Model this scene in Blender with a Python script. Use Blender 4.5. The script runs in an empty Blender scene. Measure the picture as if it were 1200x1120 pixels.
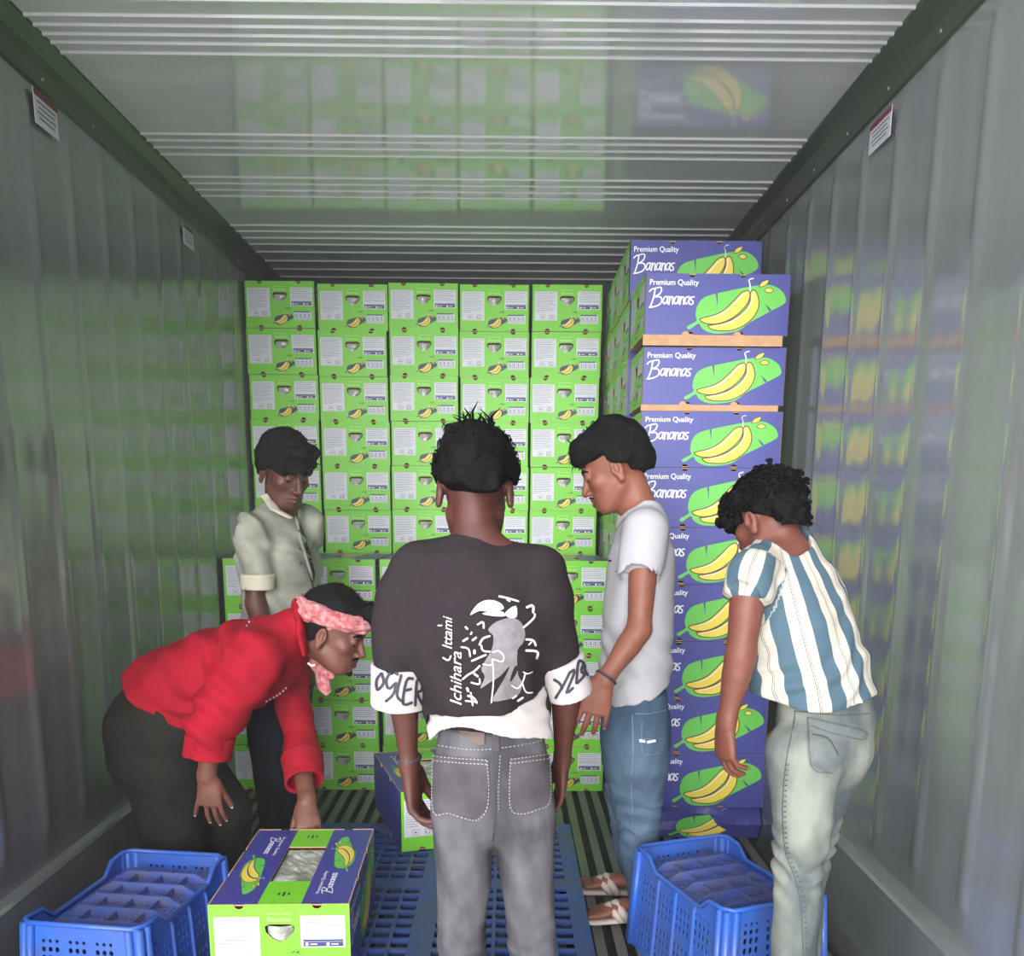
import bpy, math, random
import numpy as np
from mathutils import Vector, Matrix
from mathutils.bvhtree import BVHTree

random.seed(7)
rng = np.random.default_rng(7)
scene = bpy.context.scene
COL = scene.collection
PI = math.pi

# ------------------------------------------------------------------ camera
CAM_F, CAM_CY = 1050.0, 800.0            # focal length and optical centre row in pixels of the 1200 x 1120 frame
CAM_POS = Vector((0.117, 0.0, 1.287))
TILT, YAW, ROLL = math.radians(11.05), math.radians(0.37), math.radians(0.42)
fwd = Vector((math.sin(YAW) * math.cos(TILT), math.cos(YAW) * math.cos(TILT), -math.sin(TILT)))
rt0 = Vector((math.cos(YAW), -math.sin(YAW), 0))
up0 = rt0.cross(fwd)
cam_r = rt0 * math.cos(ROLL) + up0 * math.sin(ROLL)
cam_u = up0 * math.cos(ROLL) - rt0 * math.sin(ROLL)
cam = bpy.data.cameras.new('camera')
cam_ob = bpy.data.objects.new('camera', cam)
COL.objects.link(cam_ob)
cam_ob.matrix_world = Matrix(((cam_r.x, cam_u.x, -fwd.x, CAM_POS.x), (cam_r.y, cam_u.y, -fwd.y, CAM_POS.y),
                              (cam_r.z, cam_u.z, -fwd.z, CAM_POS.z), (0, 0, 0, 1)))
cam.sensor_fit = 'HORIZONTAL'
cam.sensor_width = 36.0
cam.lens = CAM_F * 36.0 / 1200.0
cam.shift_y = -(CAM_CY - 560.0) / 1200.0 * -1.0
cam.clip_start = 0.05
scene.camera = cam_ob


def at(px, py, Y):
    """Real-world point at depth Y (metres into the container) seen at a photo position: used to take measurements off the photo."""
    r = fwd + cam_r * ((px - 600) / CAM_F) - cam_u * ((py - CAM_CY) / CAM_F)
    p = CAM_POS + r * (Y / r.y)
    return (p.x, p.y, p.z)


# ------------------------------------------------------------------ light: overcast day outside the open container door
world = bpy.data.worlds.new('overcast_sky')
scene.world = world
world.use_nodes = True
wn = world.node_tree
bg = wn.nodes['Background']
bg.inputs['Color'].default_value = (0.94, 0.96, 1.0, 1)
bg.inputs['Strength'].default_value = 2.7


def area_light(name, loc, target, size, power, color):
    l = bpy.data.lights.new(name, 'AREA')
    l.shape = 'RECTANGLE'
    l.size, l.size_y = size
    l.energy = power
    l.color = color
    o = bpy.data.objects.new(name, l)
    COL.objects.link(o)
    o.location = loc
    o.rotation_euler = (Vector(target) - Vector(loc)).to_track_quat('-Z', 'Y').to_euler()
    return o


# brightest part of the overcast sky, low beyond the open door behind the camera
sun = bpy.data.lights.new('hazy_sun', 'SUN')
sun.energy = 3.7
sun.angle = math.radians(38)
sun.color = (1.0, 0.985, 0.96)
sun_ob = bpy.data.objects.new('hazy_sun', sun)
COL.objects.link(sun_ob)
sun_ob.rotation_euler = Vector((0.13, 1.0, -0.12)).to_track_quat('-Z', 'Y').to_euler()
scene.view_settings.view_transform = 'Standard'
scene.view_settings.look = 'None'
scene.view_settings.gamma = 1.0
scene.view_settings.exposure = 0.15
scene.view_settings.use_curve_mapping = False
HAZE = 0.028                             # density of the cold mist
scene.cycles.max_bounces = 8
scene.cycles.volume_bounces = 1
scene.cycles.use_denoising = True


# ------------------------------------------------------------------ materials
def srgb(r, g, b):
    f = lambda c: (c / 255 / 12.92) if c / 255 <= 0.04045 else ((c / 255 + 0.055) / 1.055) ** 2.4
    return (f(r), f(g), f(b), 1.0)


def mat(name, col, rough=0.6, metal=0.0, noise=0.0, scale=20.0, bump=0.0, spec=0.5, col2=None, stretch=(1, 1, 1)):
    m = bpy.data.materials.new(name)
    m.use_nodes = True
    nt = m.node_tree
    b = nt.nodes['Principled BSDF']
    b.inputs['Roughness'].default_value = rough
    b.inputs['Metallic'].default_value = metal
    b.inputs['Specular IOR Level'].default_value = spec
    b.inputs['Base Color'].default_value = col
    if noise or bump:
        tc = nt.nodes.new('ShaderNodeTexCoord')
        mp = nt.nodes.new('ShaderNodeMapping')
        mp.inputs['Scale'].default_value = stretch
        nz = nt.nodes.new('ShaderNodeTexNoise')
        nz.inputs['Scale'].default_value = scale
        nz.inputs['Detail'].default_value = 5
        nt.links.new(tc.outputs['Object'], mp.inputs['Vector'])
        nt.links.new(mp.outputs['Vector'], nz.inputs['Vector'])
        if noise:
            mx = nt.nodes.new('ShaderNodeMix')
            mx.data_type = 'RGBA'
            c2 = col2 or tuple(c * (1 - noise) for c in col[:3]) + (1,)
            mx.inputs[6].default_value = col
            mx.inputs[7].default_value = c2
            cr = nt.nodes.new('ShaderNodeMapRange')
            cr.inputs[1].default_value = 0.35
            cr.inputs[2].default_value = 0.65
            nt.links.new(nz.outputs['Fac'], cr.inputs[0])
            nt.links.new(cr.outputs[0], mx.inputs[0])
            nt.links.new(mx.outputs[2], b.inputs['Base Color'])
        if bump:
            bp = nt.nodes.new('ShaderNodeBump')
            bp.inputs['Strength'].default_value = bump
            bp.inputs['Distance'].default_value = 0.004
            nt.links.new(nz.outputs['Fac'], bp.inputs['Height'])
            nt.links.new(bp.outputs['Normal'], b.inputs['Normal'])
    return m


M = {}
M['green'] = mat('green_card', srgb(122, 208, 52), 0.45, noise=0.06, scale=3)
M['blue'] = mat('blue_card', srgb(66, 70, 150), 0.4, noise=0.05, scale=3)
M['kraft'] = mat('kraft_card', srgb(205, 160, 122), 0.8, noise=0.15, scale=30)
M['shaded_kraft'] = mat('kraft_inside_shade', srgb(92, 62, 44), 0.9)  # kraft with the shade inside the cartons put into its colour
M['paper'] = mat('white_print', srgb(216, 216, 226), 0.5)
M['ink'] = mat('grey_ink', srgb(126, 128, 142), 0.6)
M['dark_ink'] = mat('dark_ink', srgb(52, 50, 62), 0.6)
M['navy_ink'] = mat('navy_ink', srgb(56, 66, 116), 0.5)
M['teal_ink'] = mat('teal_leaf_ink', srgb(42, 62, 84), 0.5)
M['leaf'] = mat('leaf_green_print', srgb(104, 198, 80), 0.45)
M['pale_green'] = mat('pale_green_print', srgb(172, 232, 128), 0.5)
M['yellow'] = mat('banana_yellow_print', srgb(240, 214, 78), 0.45)
M['outline'] = mat('brown_outline_print', srgb(84, 62, 48), 0.5)
M['white'] = mat('white_ink', srgb(244, 244, 248), 0.5)
M['bag'] = mat('clear_plastic_liner', srgb(206, 208, 200), 0.18, noise=0.45, scale=16, bump=0.8, col2=srgb(120, 128, 116))
M['crate'] = mat('blue_crate_plastic', srgb(52, 102, 198), 0.35, noise=0.16, scale=7, col2=srgb(70, 98, 170))
M['crate_floor'] = mat('scuffed_crate_plastic', srgb(70, 96, 176), 0.45, noise=0.35, scale=14, col2=srgb(96, 98, 132))
M['pallet'] = mat('blue_pallet_plastic', srgb(44, 72, 142), 0.45, noise=0.3, scale=9, col2=srgb(58, 70, 104))
M['floor_metal'] = mat('dull_floor_aluminium', srgb(132, 132, 124), 0.45, 0.4, noise=0.35, scale=9, stretch=(1, .2, 1))
M['floor_base'] = mat('dark_floor_channel', srgb(46, 44, 40), 0.8)
M['sticker_red'] = mat('sticker_red_band', srgb(120, 40, 52), 0.5)


def steel(name, base, rough, metal, streak):
    """Scuffed sheet steel: vertical water streaks, blotches and dents."""
    m = bpy.data.materials.new(name)
    m.use_nodes = True
    nt = m.node_tree
    b = nt.nodes['Principled BSDF']
    tc = nt.nodes.new('ShaderNodeTexCoord')
    mp = nt.nodes.new('ShaderNodeMapping')
    mp.inputs['Scale'].default_value = streak
    n1 = nt.nodes.new('ShaderNodeTexNoise'); n1.inputs['Scale'].default_value = 5; n1.inputs['Detail'].default_value = 6
    n2 = nt.nodes.new('ShaderNodeTexNoise'); n2.inputs['Scale'].default_value = 2.2; n2.inputs['Detail'].default_value = 4
    nt.links.new(tc.outputs['Object'], mp.inputs['Vector'])
    nt.links.new(mp.outputs['Vector'], n1.inputs['Vector'])
    nt.links.new(tc.outputs['Object'], n2.inputs['Vector'])
    mx = nt.nodes.new('ShaderNodeMix'); mx.data_type = 'RGBA'
    mx.inputs[6].default_value = base
    mx.inputs[7].default_value = tuple(c * 0.78 for c in base[:3]) + (1,)
    nt.links.new(n1.outputs['Fac'], mx.inputs[0])
    nt.links.new(mx.outputs[2], b.inputs['Base Color'])
    r = nt.nodes.new('ShaderNodeMapRange')
    r.inputs[1].default_value = 0.3; r.inputs[2].default_value = 0.7
    r.inputs[3].default_value = rough * 0.8; r.inputs[4].default_value = rough * 1.25
    nt.links.new(n2.outputs['Fac'], r.inputs[0])
    nt.links.new(r.outputs[0], b.inputs['Roughness'])
    b.inputs['Metallic'].default_value = metal
    bp = nt.nodes.new('ShaderNodeBump')
    bp.inputs['Strength'].default_value = 0.035
    bp.inputs['Distance'].default_value = 0.01
    nt.links.new(n2.outputs['Fac'], bp.inputs['Height'])
    nt.links.new(bp.outputs['Normal'], b.inputs['Normal'])
    return m


M['wall'] = steel('scuffed_wall_steel', srgb(154, 157, 158), 0.15, 0.38, (1, 3.0, 0.25))
M['ceil'] = steel('glossy_ceiling_sheet', srgb(232, 232, 236), 0.065, 0.15, (0.4, 2.0, 1))
M['rail'] = mat('dark_corner_rail', srgb(84, 92, 80), 0.35, 0.7)
M['back'] = mat('dark_bulkhead', srgb(38, 38, 43), 0.6, noise=0.2, scale=4)
M['concrete'] = mat('dock_concrete', srgb(226, 224, 218), 0.9, noise=0.2, scale=4)


# ------------------------------------------------------------------ mesh helpers
class MB:
    """Collects shapes, builds them as ONE mesh object (or one mesh datablock)."""
    def __init__(self):
        self.v, self.f, self.m, self.mats = [], [], [], []

    def mi(self, m):
        if m not in self.mats: self.mats.append(m)
        return self.mats.index(m)

    def add(self, verts, faces, m):
        o, k = len(self.v), self.mi(m)
        self.v += [tuple(p) for p in verts]
        self.f += [tuple(i + o for i in f) for f in faces]
        self.m += [k] * len(faces)

    def box(self, c, s, m, rot=None, taper=1.0):
        x, y, z = (d / 2 for d in s)
        pts = [Vector((sx * x * (taper if sz > 0 else 1), sy * y * (taper if sz > 0 else 1), sz * z)) for sz in (-1, 1) for sy in (-1, 1) for sx in (-1, 1)]
        if rot is not None: pts = [rot @ p for p in pts]
        pts = [p + Vector(c) for p in pts]
        self.add(pts, [(0, 2, 3, 1), (4, 5, 7, 6), (0, 1, 5, 4), (2, 6, 7, 3), (0, 4, 6, 2), (1, 3, 7, 5)], m)

    def bevel_box(self, c, s, m, b=0.006):
        """Box with chamfered vertical and top edges."""
        x, y, z = (d / 2 for d in s)
        def ring(x, y, b, zz): return [(c[0] + p, c[1] + q, c[2] + zz) for p, q in ((-x + b, -y), (x - b, -y), (x, -y + b), (x, y - b), (x - b, y), (-x + b, y), (-x, y - b), (-x, -y + b))]
        rings = [ring(x, y, b, -z), ring(x, y, b, z - b), ring(x - b, y - b, b, z)]
        vs = sum(rings, [])
        fs = [tuple(range(7, -1, -1)), tuple(range(16, 24))]
        for k in range(2):
            for i in range(8):
                fs.append((k * 8 + i, k * 8 + (i + 1) % 8, k * 8 + 8 + (i + 1) % 8, k * 8 + 8 + i))
        self.add(vs, fs, m)

    def tube(self, pts, r, m, n=8, cap=True):
        pts = [Vector(p) for p in pts]
        rs = r if hasattr(r, '__len__') else [r] * len(pts)
        vs, fs, prev = [], [], None
        for i, p in enumerate(pts):
            d = (pts[min(i + 1, len(pts) - 1)] - pts[max(i - 1, 0)]).normalized()
            a = prev if prev is not None else (Vector((0, 0, 1)) if abs(d.z) < 0.9 else Vector((1, 0, 0)))
            a = (a - d * a.dot(d)).normalized()
            prev = a
            b = d.cross(a)
            vs += [p + (a * math.cos(2 * PI * k / n) + b * math.sin(2 * PI * k / n)) * rs[i] for k in range(n)]
        for i in range(len(pts) - 1):
            for k in range(n):
                fs.append((i * n + k, i * n + (k + 1) % n, (i + 1) * n + (k + 1) % n, (i + 1) * n + k))
        if cap: fs += [tuple(range(n - 1, -1, -1)), tuple(range((len(pts) - 1) * n, len(pts) * n))]
        self.add(vs, fs, m)

    def plate(self, fn, outlines, m, thick=0.0, mback=None):
        """Flat shape from 2-D outlines (holes are outlines inside), mapped by fn(u, v, depth)."""
        v2, f2 = fill2d(outlines)
        if thick == 0:
            self.add([fn(u, v, 0) for u, v in v2], f2, m)
            return
        self.add([fn(u, v, 0) for u, v in v2], f2, m)
        self.add([fn(u, v, thick) for u, v in v2], [f[::-1] for f in f2], mback or m)
        for o in outlines:
            n = len(o)
            self.add([fn(u, v, 0) for u, v in o] + [fn(u, v, thick) for u, v in o], [(i, i + n, (i + 1) % n + n, (i + 1) % n) for i in range(n)], mback or m)

    def mesh(self, name, smooth=False):
        me = bpy.data.meshes.new(name)
        me.from_pydata([tuple(p) for p in self.v], [], self.f)
        for m in self.mats: me.materials.append(m)
        me.polygons.foreach_set('material_index', self.m)
        if smooth: me.polygons.foreach_set('use_smooth', [True] * len(me.polygons))
        me.update()
        return me

    def build(self, name, parent=None, smooth=False, loc=(0, 0, 0), rotz=0.0):
        return link(name, self.mesh(name, smooth), parent, loc, rotz)


def link(name, me, parent=None, loc=(0, 0, 0), rotz=0.0):
    o = bpy.data.objects.new(name, me)
    COL.objects.link(o)
    o.location = loc
    o.rotation_euler = (0, 0, rotz)
    if parent: o.parent = parent
    return o


def tag(o, label=None, cat=None, group=None, kind=None):
    if label: o['label'] = label
    if cat: o['category'] = cat
    if group: o['group'] = group
    if kind: o['kind'] = kind
    return o


def curve_mesh(cu):
    ob = bpy.data.objects.new('tmp', cu)
    me = bpy.data.meshes.new_from_object(ob)
    v = [tuple(p.co) for p in me.vertices]
    f = [tuple(p.vertices) for p in me.polygons]
    bpy.data.objects.remove(ob); bpy.data.curves.remove(cu); bpy.data.meshes.remove(me)
    return v, f


def fill2d(outlines):
    cu = bpy.data.curves.new('tmp', 'CURVE')
    cu.dimensions = '2D'
    cu.fill_mode = 'BOTH'
    for o in outlines:
        s = cu.splines.new('POLY')
        s.points.add(len(o) - 1)
        for p, q in zip(s.points, o): p.co = (q[0], q[1], 0, 1)
        s.use_cyclic_u = True
    v, f = curve_mesh(cu)
    return [(p[0], p[1]) for p in v], f


def text2d(s, size, bold=0.0, shear=0.0):
    cu = bpy.data.curves.new('tmp', 'FONT')
    cu.body = s
    cu.size = size
    cu.offset = bold
    cu.shear = shear
    cu.resolution_u = 3
    v, f = curve_mesh(cu)
    return [(p[0], p[1]) for p in v], f


def fit_text(s, u0, u1, v0, h, bold=0.0, shear=0.0):
    """Text scaled to start at u0, end at u1, baseline v0, cap height about h."""
    v, f = text2d(s, 1.0, bold, shear)
    xs = [p[0] for p in v]
    a, b = min(xs), max(xs)
    return [(u0 + (x - a) / (b - a) * (u1 - u0), v0 + y / 0.69 * h) for x, y in v], f


def stroke2d(pts, w):
    """Round-ended brush stroke along a 2-D polyline: list of (verts, faces)."""
    pts = smooth2(pts, 3)
    vs, fs = [], []
    for i in range(len(pts) - 1):
        (x0, y0), (x1, y1) = pts[i], pts[i + 1]
        L = math.hypot(x1 - x0, y1 - y0) or 1e-9
        nx, ny = -(y1 - y0) / L * w / 2, (x1 - x0) / L * w / 2
        o = len(vs)
        vs += [(x0 + nx, y0 + ny), (x0 - nx, y0 - ny), (x1 - nx, y1 - ny), (x1 + nx, y1 + ny)]
        fs.append((o, o + 1, o + 2, o + 3))
    for x, y in pts[::2] + [pts[-1]]:
        o = len(vs)
        vs += [(x + w / 2 * math.cos(2 * PI * k / 8), y + w / 2 * math.sin(2 * PI * k / 8)) for k in range(8)]
        fs.append(tuple(range(o, o + 8)))
    return vs, fs


def smooth2(pts, n=4, closed=False):
    """Catmull-Rom through points of any dimension."""
    P = [np.array(p, float) for p in pts]
    N = len(P)
    out = []
    for i in range(N if closed else N - 1):
        g = (lambda k: P[k % N]) if closed else (lambda k: P[min(max(k, 0), N - 1)])
        a, b, c, d = g(i - 1), g(i), g(i + 1), g(i + 2)
        for t in np.arange(n) / n:
            out.append(tuple(0.5 * ((2 * b) + (c - a) * t + (2 * a - 5 * b + 4 * c - d) * t * t + (3 * b - a - 3 * c + d) * t ** 3)))
    if not closed: out.append(tuple(P[-1]))
    return out


def hole_panel(mb, fn, us, vs, hole, m, thick, corner=0.55):
    """Perforated panel: cells between us x vs, each with an eight-sided slot where hole(i, j) gives (fu, fv), else solid."""
    for j in range(len(vs) - 1):
        for i in range(len(us) - 1):
            u0, u1, v0, v1 = us[i], us[i + 1], vs[j], vs[j + 1]
            h = hole(i, j)
            um, vm = (u0 + u1) / 2, (v0 + v1) / 2
            if not h:
                for d, flip in ((0, False), (thick, True)):
                    q = [fn(u0, v0, d), fn(u1, v0, d), fn(u1, v1, d), fn(u0, v1, d)]
                    mb.add(q, [(3, 2, 1, 0) if flip else (0, 1, 2, 3)], m)
                continue
            a, b = (u1 - u0) / 2 * h[0], (v1 - v0) / 2 * h[1]
            c = min(a, b) * corner
            outer = [(u0, v0), (um, v0), (u1, v0), (u1, vm), (u1, v1), (um, v1), (u0, v1), (u0, vm)]
            inner = [(um - a + c / 2, vm - b + c / 2), (um, vm - b), (um + a - c / 2, vm - b + c / 2), (um + a, vm), (um + a - c / 2, vm + b - c / 2), (um, vm + b), (um - a + c / 2, vm + b - c / 2), (um - a, vm)]
            for d, flip in ((0, False), (thick, True)):
                q = [fn(*p, d) for p in outer + inner]
                fs = [(k, (k + 1) % 8, 8 + (k + 1) % 8, 8 + k) for k in range(8)]
                mb.add(q, [f[::-1] for f in fs] if flip else fs, m)
            q = [fn(*p, 0) for p in inner] + [fn(*p, thick) for p in inner]
            mb.add(q, [(k, (k + 1) % 8, 8 + (k + 1) % 8, 8 + k) for k in range(8)], m)
# ------------------------------------------------------------------ the container shell
X_W, Z_C, Y0, Y1 = 1.16, 2.50, 1.60, 5.62      # wall plane, ceiling height, where the near end stands, bulkhead
KICK = 0.30


def struct(name, mb, parent=None, smooth=False):
    o = mb.build(name, parent, smooth)
    if parent is None: o['kind'] = 'structure'
    return o


def ribbed_wall(name, sx, phase, pitch):
    """Sheet wall with shallow raised vertical ribs that end rounded above the kick plate."""
    mb = MB()
    zs = [KICK - 0.02, KICK + 0.085, KICK + 0.11, 2.30, 2.36, Z_C]
    amp = [0, 0, 1, 1, 0, 0]
    ys = [Y0]
    prof = [0]
    y = phase
    while y > Y0 + 0.1: y -= pitch
    while y < Y1 - 0.05:
        for d, a in ((-0.036, 0), (-0.028, .2), (-0.012, 1), (0.012, 1), (0.028, .2), (0.036, 0)):
            if y + d > Y0: ys.append(y + d); prof.append(a)
        ym = y + pitch * 0.5
        if Y0 < ym < Y1: ys += [ym - 0.02, ym, ym + 0.02]; prof += [0, 0.10, 0]
        y += pitch
    ys.append(Y1); prof.append(0)
    vs, fs = [], []
    for z, a in zip(zs, amp):
        for yy, p in zip(ys, prof):
            vs.append((sx * (X_W - 0.0065 * p * a), yy, z))
    n = len(ys)
    for j in range(len(zs) - 1):
        for i in range(n - 1):
            q = (j * n + i, j * n + i + 1, (j + 1) * n + i + 1, (j + 1) * n + i)
            fs.append(q if sx < 0 else q[::-1])
    mb.add(vs, fs, M['wall'])
    o = struct(name, mb, smooth=True)
    return o


ribbed_wall('wall_left', -1, 2.608, 0.2245)
ribbed_wall('wall_right', 1, 2.387, 0.241)

mb = MB()
mb.box((0, Y1 + 0.02, 1.2), (2.4, 0.04, 2.7), M['back'])
struct('wall_back', mb)

# ceiling sheet with groups of pressed cross ridges
mb = MB()
ridge = [1.92, 1.965, 2.01, 2.055, 2.472, 2.548, 2.596, 2.642, 2.686, 2.74, 3.281, 3.335, 3.395, 3.458, 3.676, 3.745, 3.816, 3.886, 4.263, 4.35, 4.45, 4.55, 4.68, 4.84, 5.0, 5.16]
ys, zz = [Y0], [0]
for r in ridge:
    ys += [r - 0.009, r - 0.004, r + 0.004, r + 0.009]; zz += [0, 1, 1, 0]
ys.append(Y1); zz.append(0)
vs = [(x, y, Z_C - 0.005 * z) for x in (-1.14, 1.14) for y, z in zip(ys, zz)]
n = len(ys)
mb.add(vs, [(i, i + 1, n + i + 1, n + i) for i in range(n - 1)], M['ceil'])
mb.box((0, (Y0 + Y1) / 2, Z_C + 0.06), (2.36, Y1 - Y0, 0.05), M['rail'])
struct('ceiling', mb)

# corner rails between wall and ceiling, kick plates at the foot of the walls
k = 1
for sx in (-1, 1):
    mb = MB()
    prof = [(1.165, 2.385), (1.150, 2.392), (1.148, 2.44), (1.140, 2.462), (1.112, 2.492), (1.108, 2.503), (1.165, 2.503)]
    n = len(prof)
    vs = [(sx * x, y, z) for y in (Y0, Y1) for x, z in prof]
    fs = [(i, (i + 1) % n, n + (i + 1) % n, n + i) for i in range(n)] + [tuple(range(n)), tuple(range(2 * n - 1, n - 1, -1))]
    mb.add(vs, fs, M['rail'])
    rail = struct('trim_%d' % k, mb); k += 1
    y = Y0 + 0.2
    while y < Y1 - 0.2:
        sc = MB()
        sc.tube([(sx * 1.150, y, 2.415), (sx * 1.144, y, 2.415)], [0.006, 0.0045], M['floor_metal'], 8)
        sc.build('screw', rail)
        y += 0.30
    mb = MB()
    prof = [(1.175, -0.04), (1.128, -0.04), (1.128, KICK - 0.012), (1.134, KICK - 0.002), (1.175, KICK + 0.004)]
    n = len(prof)
    vs = [(sx * x, y, z) for y in (Y0, Y1) for x, z in prof]
    mb.add(vs, [(i, (i + 1) % n, n + (i + 1) % n, n + i) for i in range(n)] + [tuple(range(n)), tuple(range(2 * n - 1, n - 1, -1))], M['wall'])
    struct('baseboard_' + ('left' if sx < 0 else 'right'), mb)

# floor: dark channels with a T-bar each 6 cm
mb = MB()
mb.box((0, (Y0 + Y1) / 2, -0.055), (2.36, Y1 - Y0, 0.03), M['floor_base'])
floor = struct('floor', mb)
mb = MB()
hw = 0.017
prof = [(-0.004, -0.041), (0.004, -0.041), (0.004, -0.008), (hw, -0.005), (hw - 0.002, 0.0), (-hw + 0.002, 0.0), (-hw, -0.005), (-0.004, -0.008)]
n = len(prof)
vs = [(x, y, z) for y in (Y0, Y1) for x, z in prof]
mb.add(vs, [(i, n + i, n + (i + 1) % n, (i + 1) % n) for i in range(n)] + [tuple(range(n)), tuple(range(2 * n - 1, n - 1, -1))], M['floor_metal'])
bar = mb.mesh('floor_bar')
x = -1.095
while x < 1.11:
    link('floor_bar', bar, floor, (x, 0, 0))
    x += 0.06

# unseen dock ground outside the door, pale to bounce light onto the ceiling
mb = MB()
mb.box((0, -2.8, -0.10), (11, 8.76, 0.08), M['concrete'])
struct('ground', mb)
# unseen dark wall added right of the door to keep skylight off the left wall
mb = MB()
mb.box((2.15, -2.6, 2.4), (0.25, 8.0, 5.0), M['back'])
struct('wall_sky_blocker', mb)


# stickers high on the walls
def sticker(X, y0, y1, z1, z0, label):
    mb = MB()
    s = -1 if X > 0 else 1
    xx = X + s * 0.0125
    f = lambda y, z, d: (xx + s * d, y, z)
    def rect(a, b, c, e, m, d): mb.add([f(a, c, d), f(b, c, d), f(b, e, d), f(a, e, d)], [(0, 1, 2, 3)], m)
    mb.box((xx - s * 0.001, (y0 + y1) / 2, (z0 + z1) / 2), (0.0015, abs(y1 - y0), z1 - z0), M['paper'])
    H = z1 - z0
    rect(y0, y1, z1 - 0.2 * H, z1, M['sticker_red'], 0.0005)
    for j in range(4):
        a = 0.1 + 0.06 * (j % 2)
        rect(y0 + (y1 - y0) * a, y0 + (y1 - y0) * (1 - a), z1 - (0.36 + 0.15 * j) * H, z1 - (0.30 + 0.15 * j) * H, M['ink'], 0.0005)
    o = mb.build('wall_sticker')
    tag(o, label, 'sticker')


sticker(-X_W, 2.640, 2.768, 2.375, 2.288, 'larger white notice sticker with dark red top band, high on the left wall')
sticker(-X_W, 3.755, 3.872, 2.362, 2.288, 'smaller white notice sticker farther back, high on the left wall')
sticker(X_W, 2.812, 2.664, 2.362, 2.285, 'white notice sticker with dark red top band, high on the right wall')
# ------------------------------------------------------------------ banana cartons
BL, BW, BH = 0.512, 0.336, 0.2115      # long side, end, height


def half_disc(u, v, r, up, n=8):
    return [(u - r * math.cos(PI * k / n), v + (r if up else -r) * math.sin(PI * k / n)) for k in range(n + 1)]


def panel_outline(w, h, notches, r=0.0125):
    """Rectangle 0..w x 0..h with half-round notches in the bottom and top edges."""
    pts = [(0, 0)]
    for u in notches: pts += half_disc(u * w, 0, r, True)
    pts += [(w, 0), (w, h)]
    for u in reversed(notches): pts += half_disc(u * w, h, r, False)[::-1]
    pts += [(0, h)]
    return pts


def rect2(u0, v0, u1, v1): return [(u0, v0), (u1, v0), (u1, v1), (u0, v1)]


SIDE_N, END_N = (0.32, 0.67), (0.22, 0.77)
e = 0.003
f_front = lambda u, v, d: (-BL / 2 + u, -BW / 2 + d, v)
f_rear = lambda u, v, d: (BL / 2 - u, BW / 2 - d, v)
f_left = lambda u, v, d: (-BL / 2 + d, BW / 2 - u, v)
f_right = lambda u, v, d: (BL / 2 - d, -BW / 2 + u, v)
HOLE = [(0.395, .735), (0.43, .76), (0.57, .76), (0.605, .735), (0.60, .66), (0.55, .575), (0.5, .545), (0.45, .575), (0.40, .66)]


def carton_body():
    mb = MB()
    hole = [(u * BW, v * BH) for u, v in HOLE]
    for f in (f_front, f_rear): mb.plate(f, [panel_outline(BL, BH, SIDE_N)], M['blue'], e, M['kraft'])
    for f in (f_left, f_right): mb.plate(f, [panel_outline(BW, BH, END_N), hole], M['green'], e, M['kraft'])
    # top flaps: two blue flaps, green centre strip with a window
    zt = BH - 0.0015
    c0, c1 = 0.345 * BW, 0.655 * BW
    w0, w1 = 0.27 * BL, 0.73 * BL
    f_top = lambda u, v, d: (-BL / 2 + u, -BW / 2 + v, zt - d)
    for a, b in ((e, c0), (c1, BW - e)): mb.plate(f_top, [rect2(e, a, BL - e, b)], M['blue'], e, M['kraft'])
    for a, b in ((e, w0), (w1, BL - e)): mb.plate(f_top, [rect2(a, c0, b, c1)], M['green'], e, M['kraft'])
    f_bot = lambda u, v, d: (-BL / 2 + u, BW / 2 - v, 0.001 + d)
    mb.plate(f_bot, [rect2(e, e, BL - e, BW - e)], M['kraft'], e, M['kraft'])
    # inner block in shade-darkened kraft, seen through notches
    mb.box((0, 0, BH / 2), (BL - 0.034, BW - 0.034, BH - 0.02), M['shaded_kraft'])
    return mb.mesh('banana_carton')


def carton_liner():
    """Crinkled clear liner showing in the top window."""
    mb = MB()
    nx, ny = 16, 8
    x0, x1, y0, y1 = -BL / 2 + 0.275 * BL, -BL / 2 + 0.725 * BL, -BW / 2 + 0.35 * BW, -BW / 2 + 0.65 * BW
    vs = []
    for j in range(ny + 1):
        for i in range(nx + 1):
            edge = min(i, nx - i, 2 * j, 2 * (ny - j)) > 0
            vs.append((x0 + (x1 - x0) * i / nx, y0 + (y1 - y0) * j / ny, BH - 0.009 + (random.uniform(-0.001, 0.007) if edge else -0.001)))
    mb.add(vs, [(j * (nx + 1) + i, j * (nx + 1) + i + 1, (j + 1) * (nx + 1) + i + 1, (j + 1) * (nx + 1) + i) for j in range(ny) for i in range(nx)], M['bag'])
    return mb.mesh('window_liner')


def hole_liner():
    """The same liner seen through the hand hole of the printed end."""
    mb = MB()
    for s in (-1,):
        vs, n = [], 6
        for j in range(n + 1):
            for i in range(n + 1):
                u, v = 0.41 + 0.18 * i / n, 0.55 + 0.17 * j / n
                p = f_left(u * BW, v * BH, 0.011 - (0.006 * math.sin(PI * i / n) + random.uniform(0, 0.002)))
                vs.append((p[0] * -s, p[1], p[2]))
        mb.add(vs, [(j * (n + 1) + i, j * (n + 1) + i + 1, (j + 1) * (n + 1) + i + 1, (j + 1) * (n + 1) + i) for j in range(n) for i in range(n)], M['bag'])
    return mb.mesh('hand_hole_liner')


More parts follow.
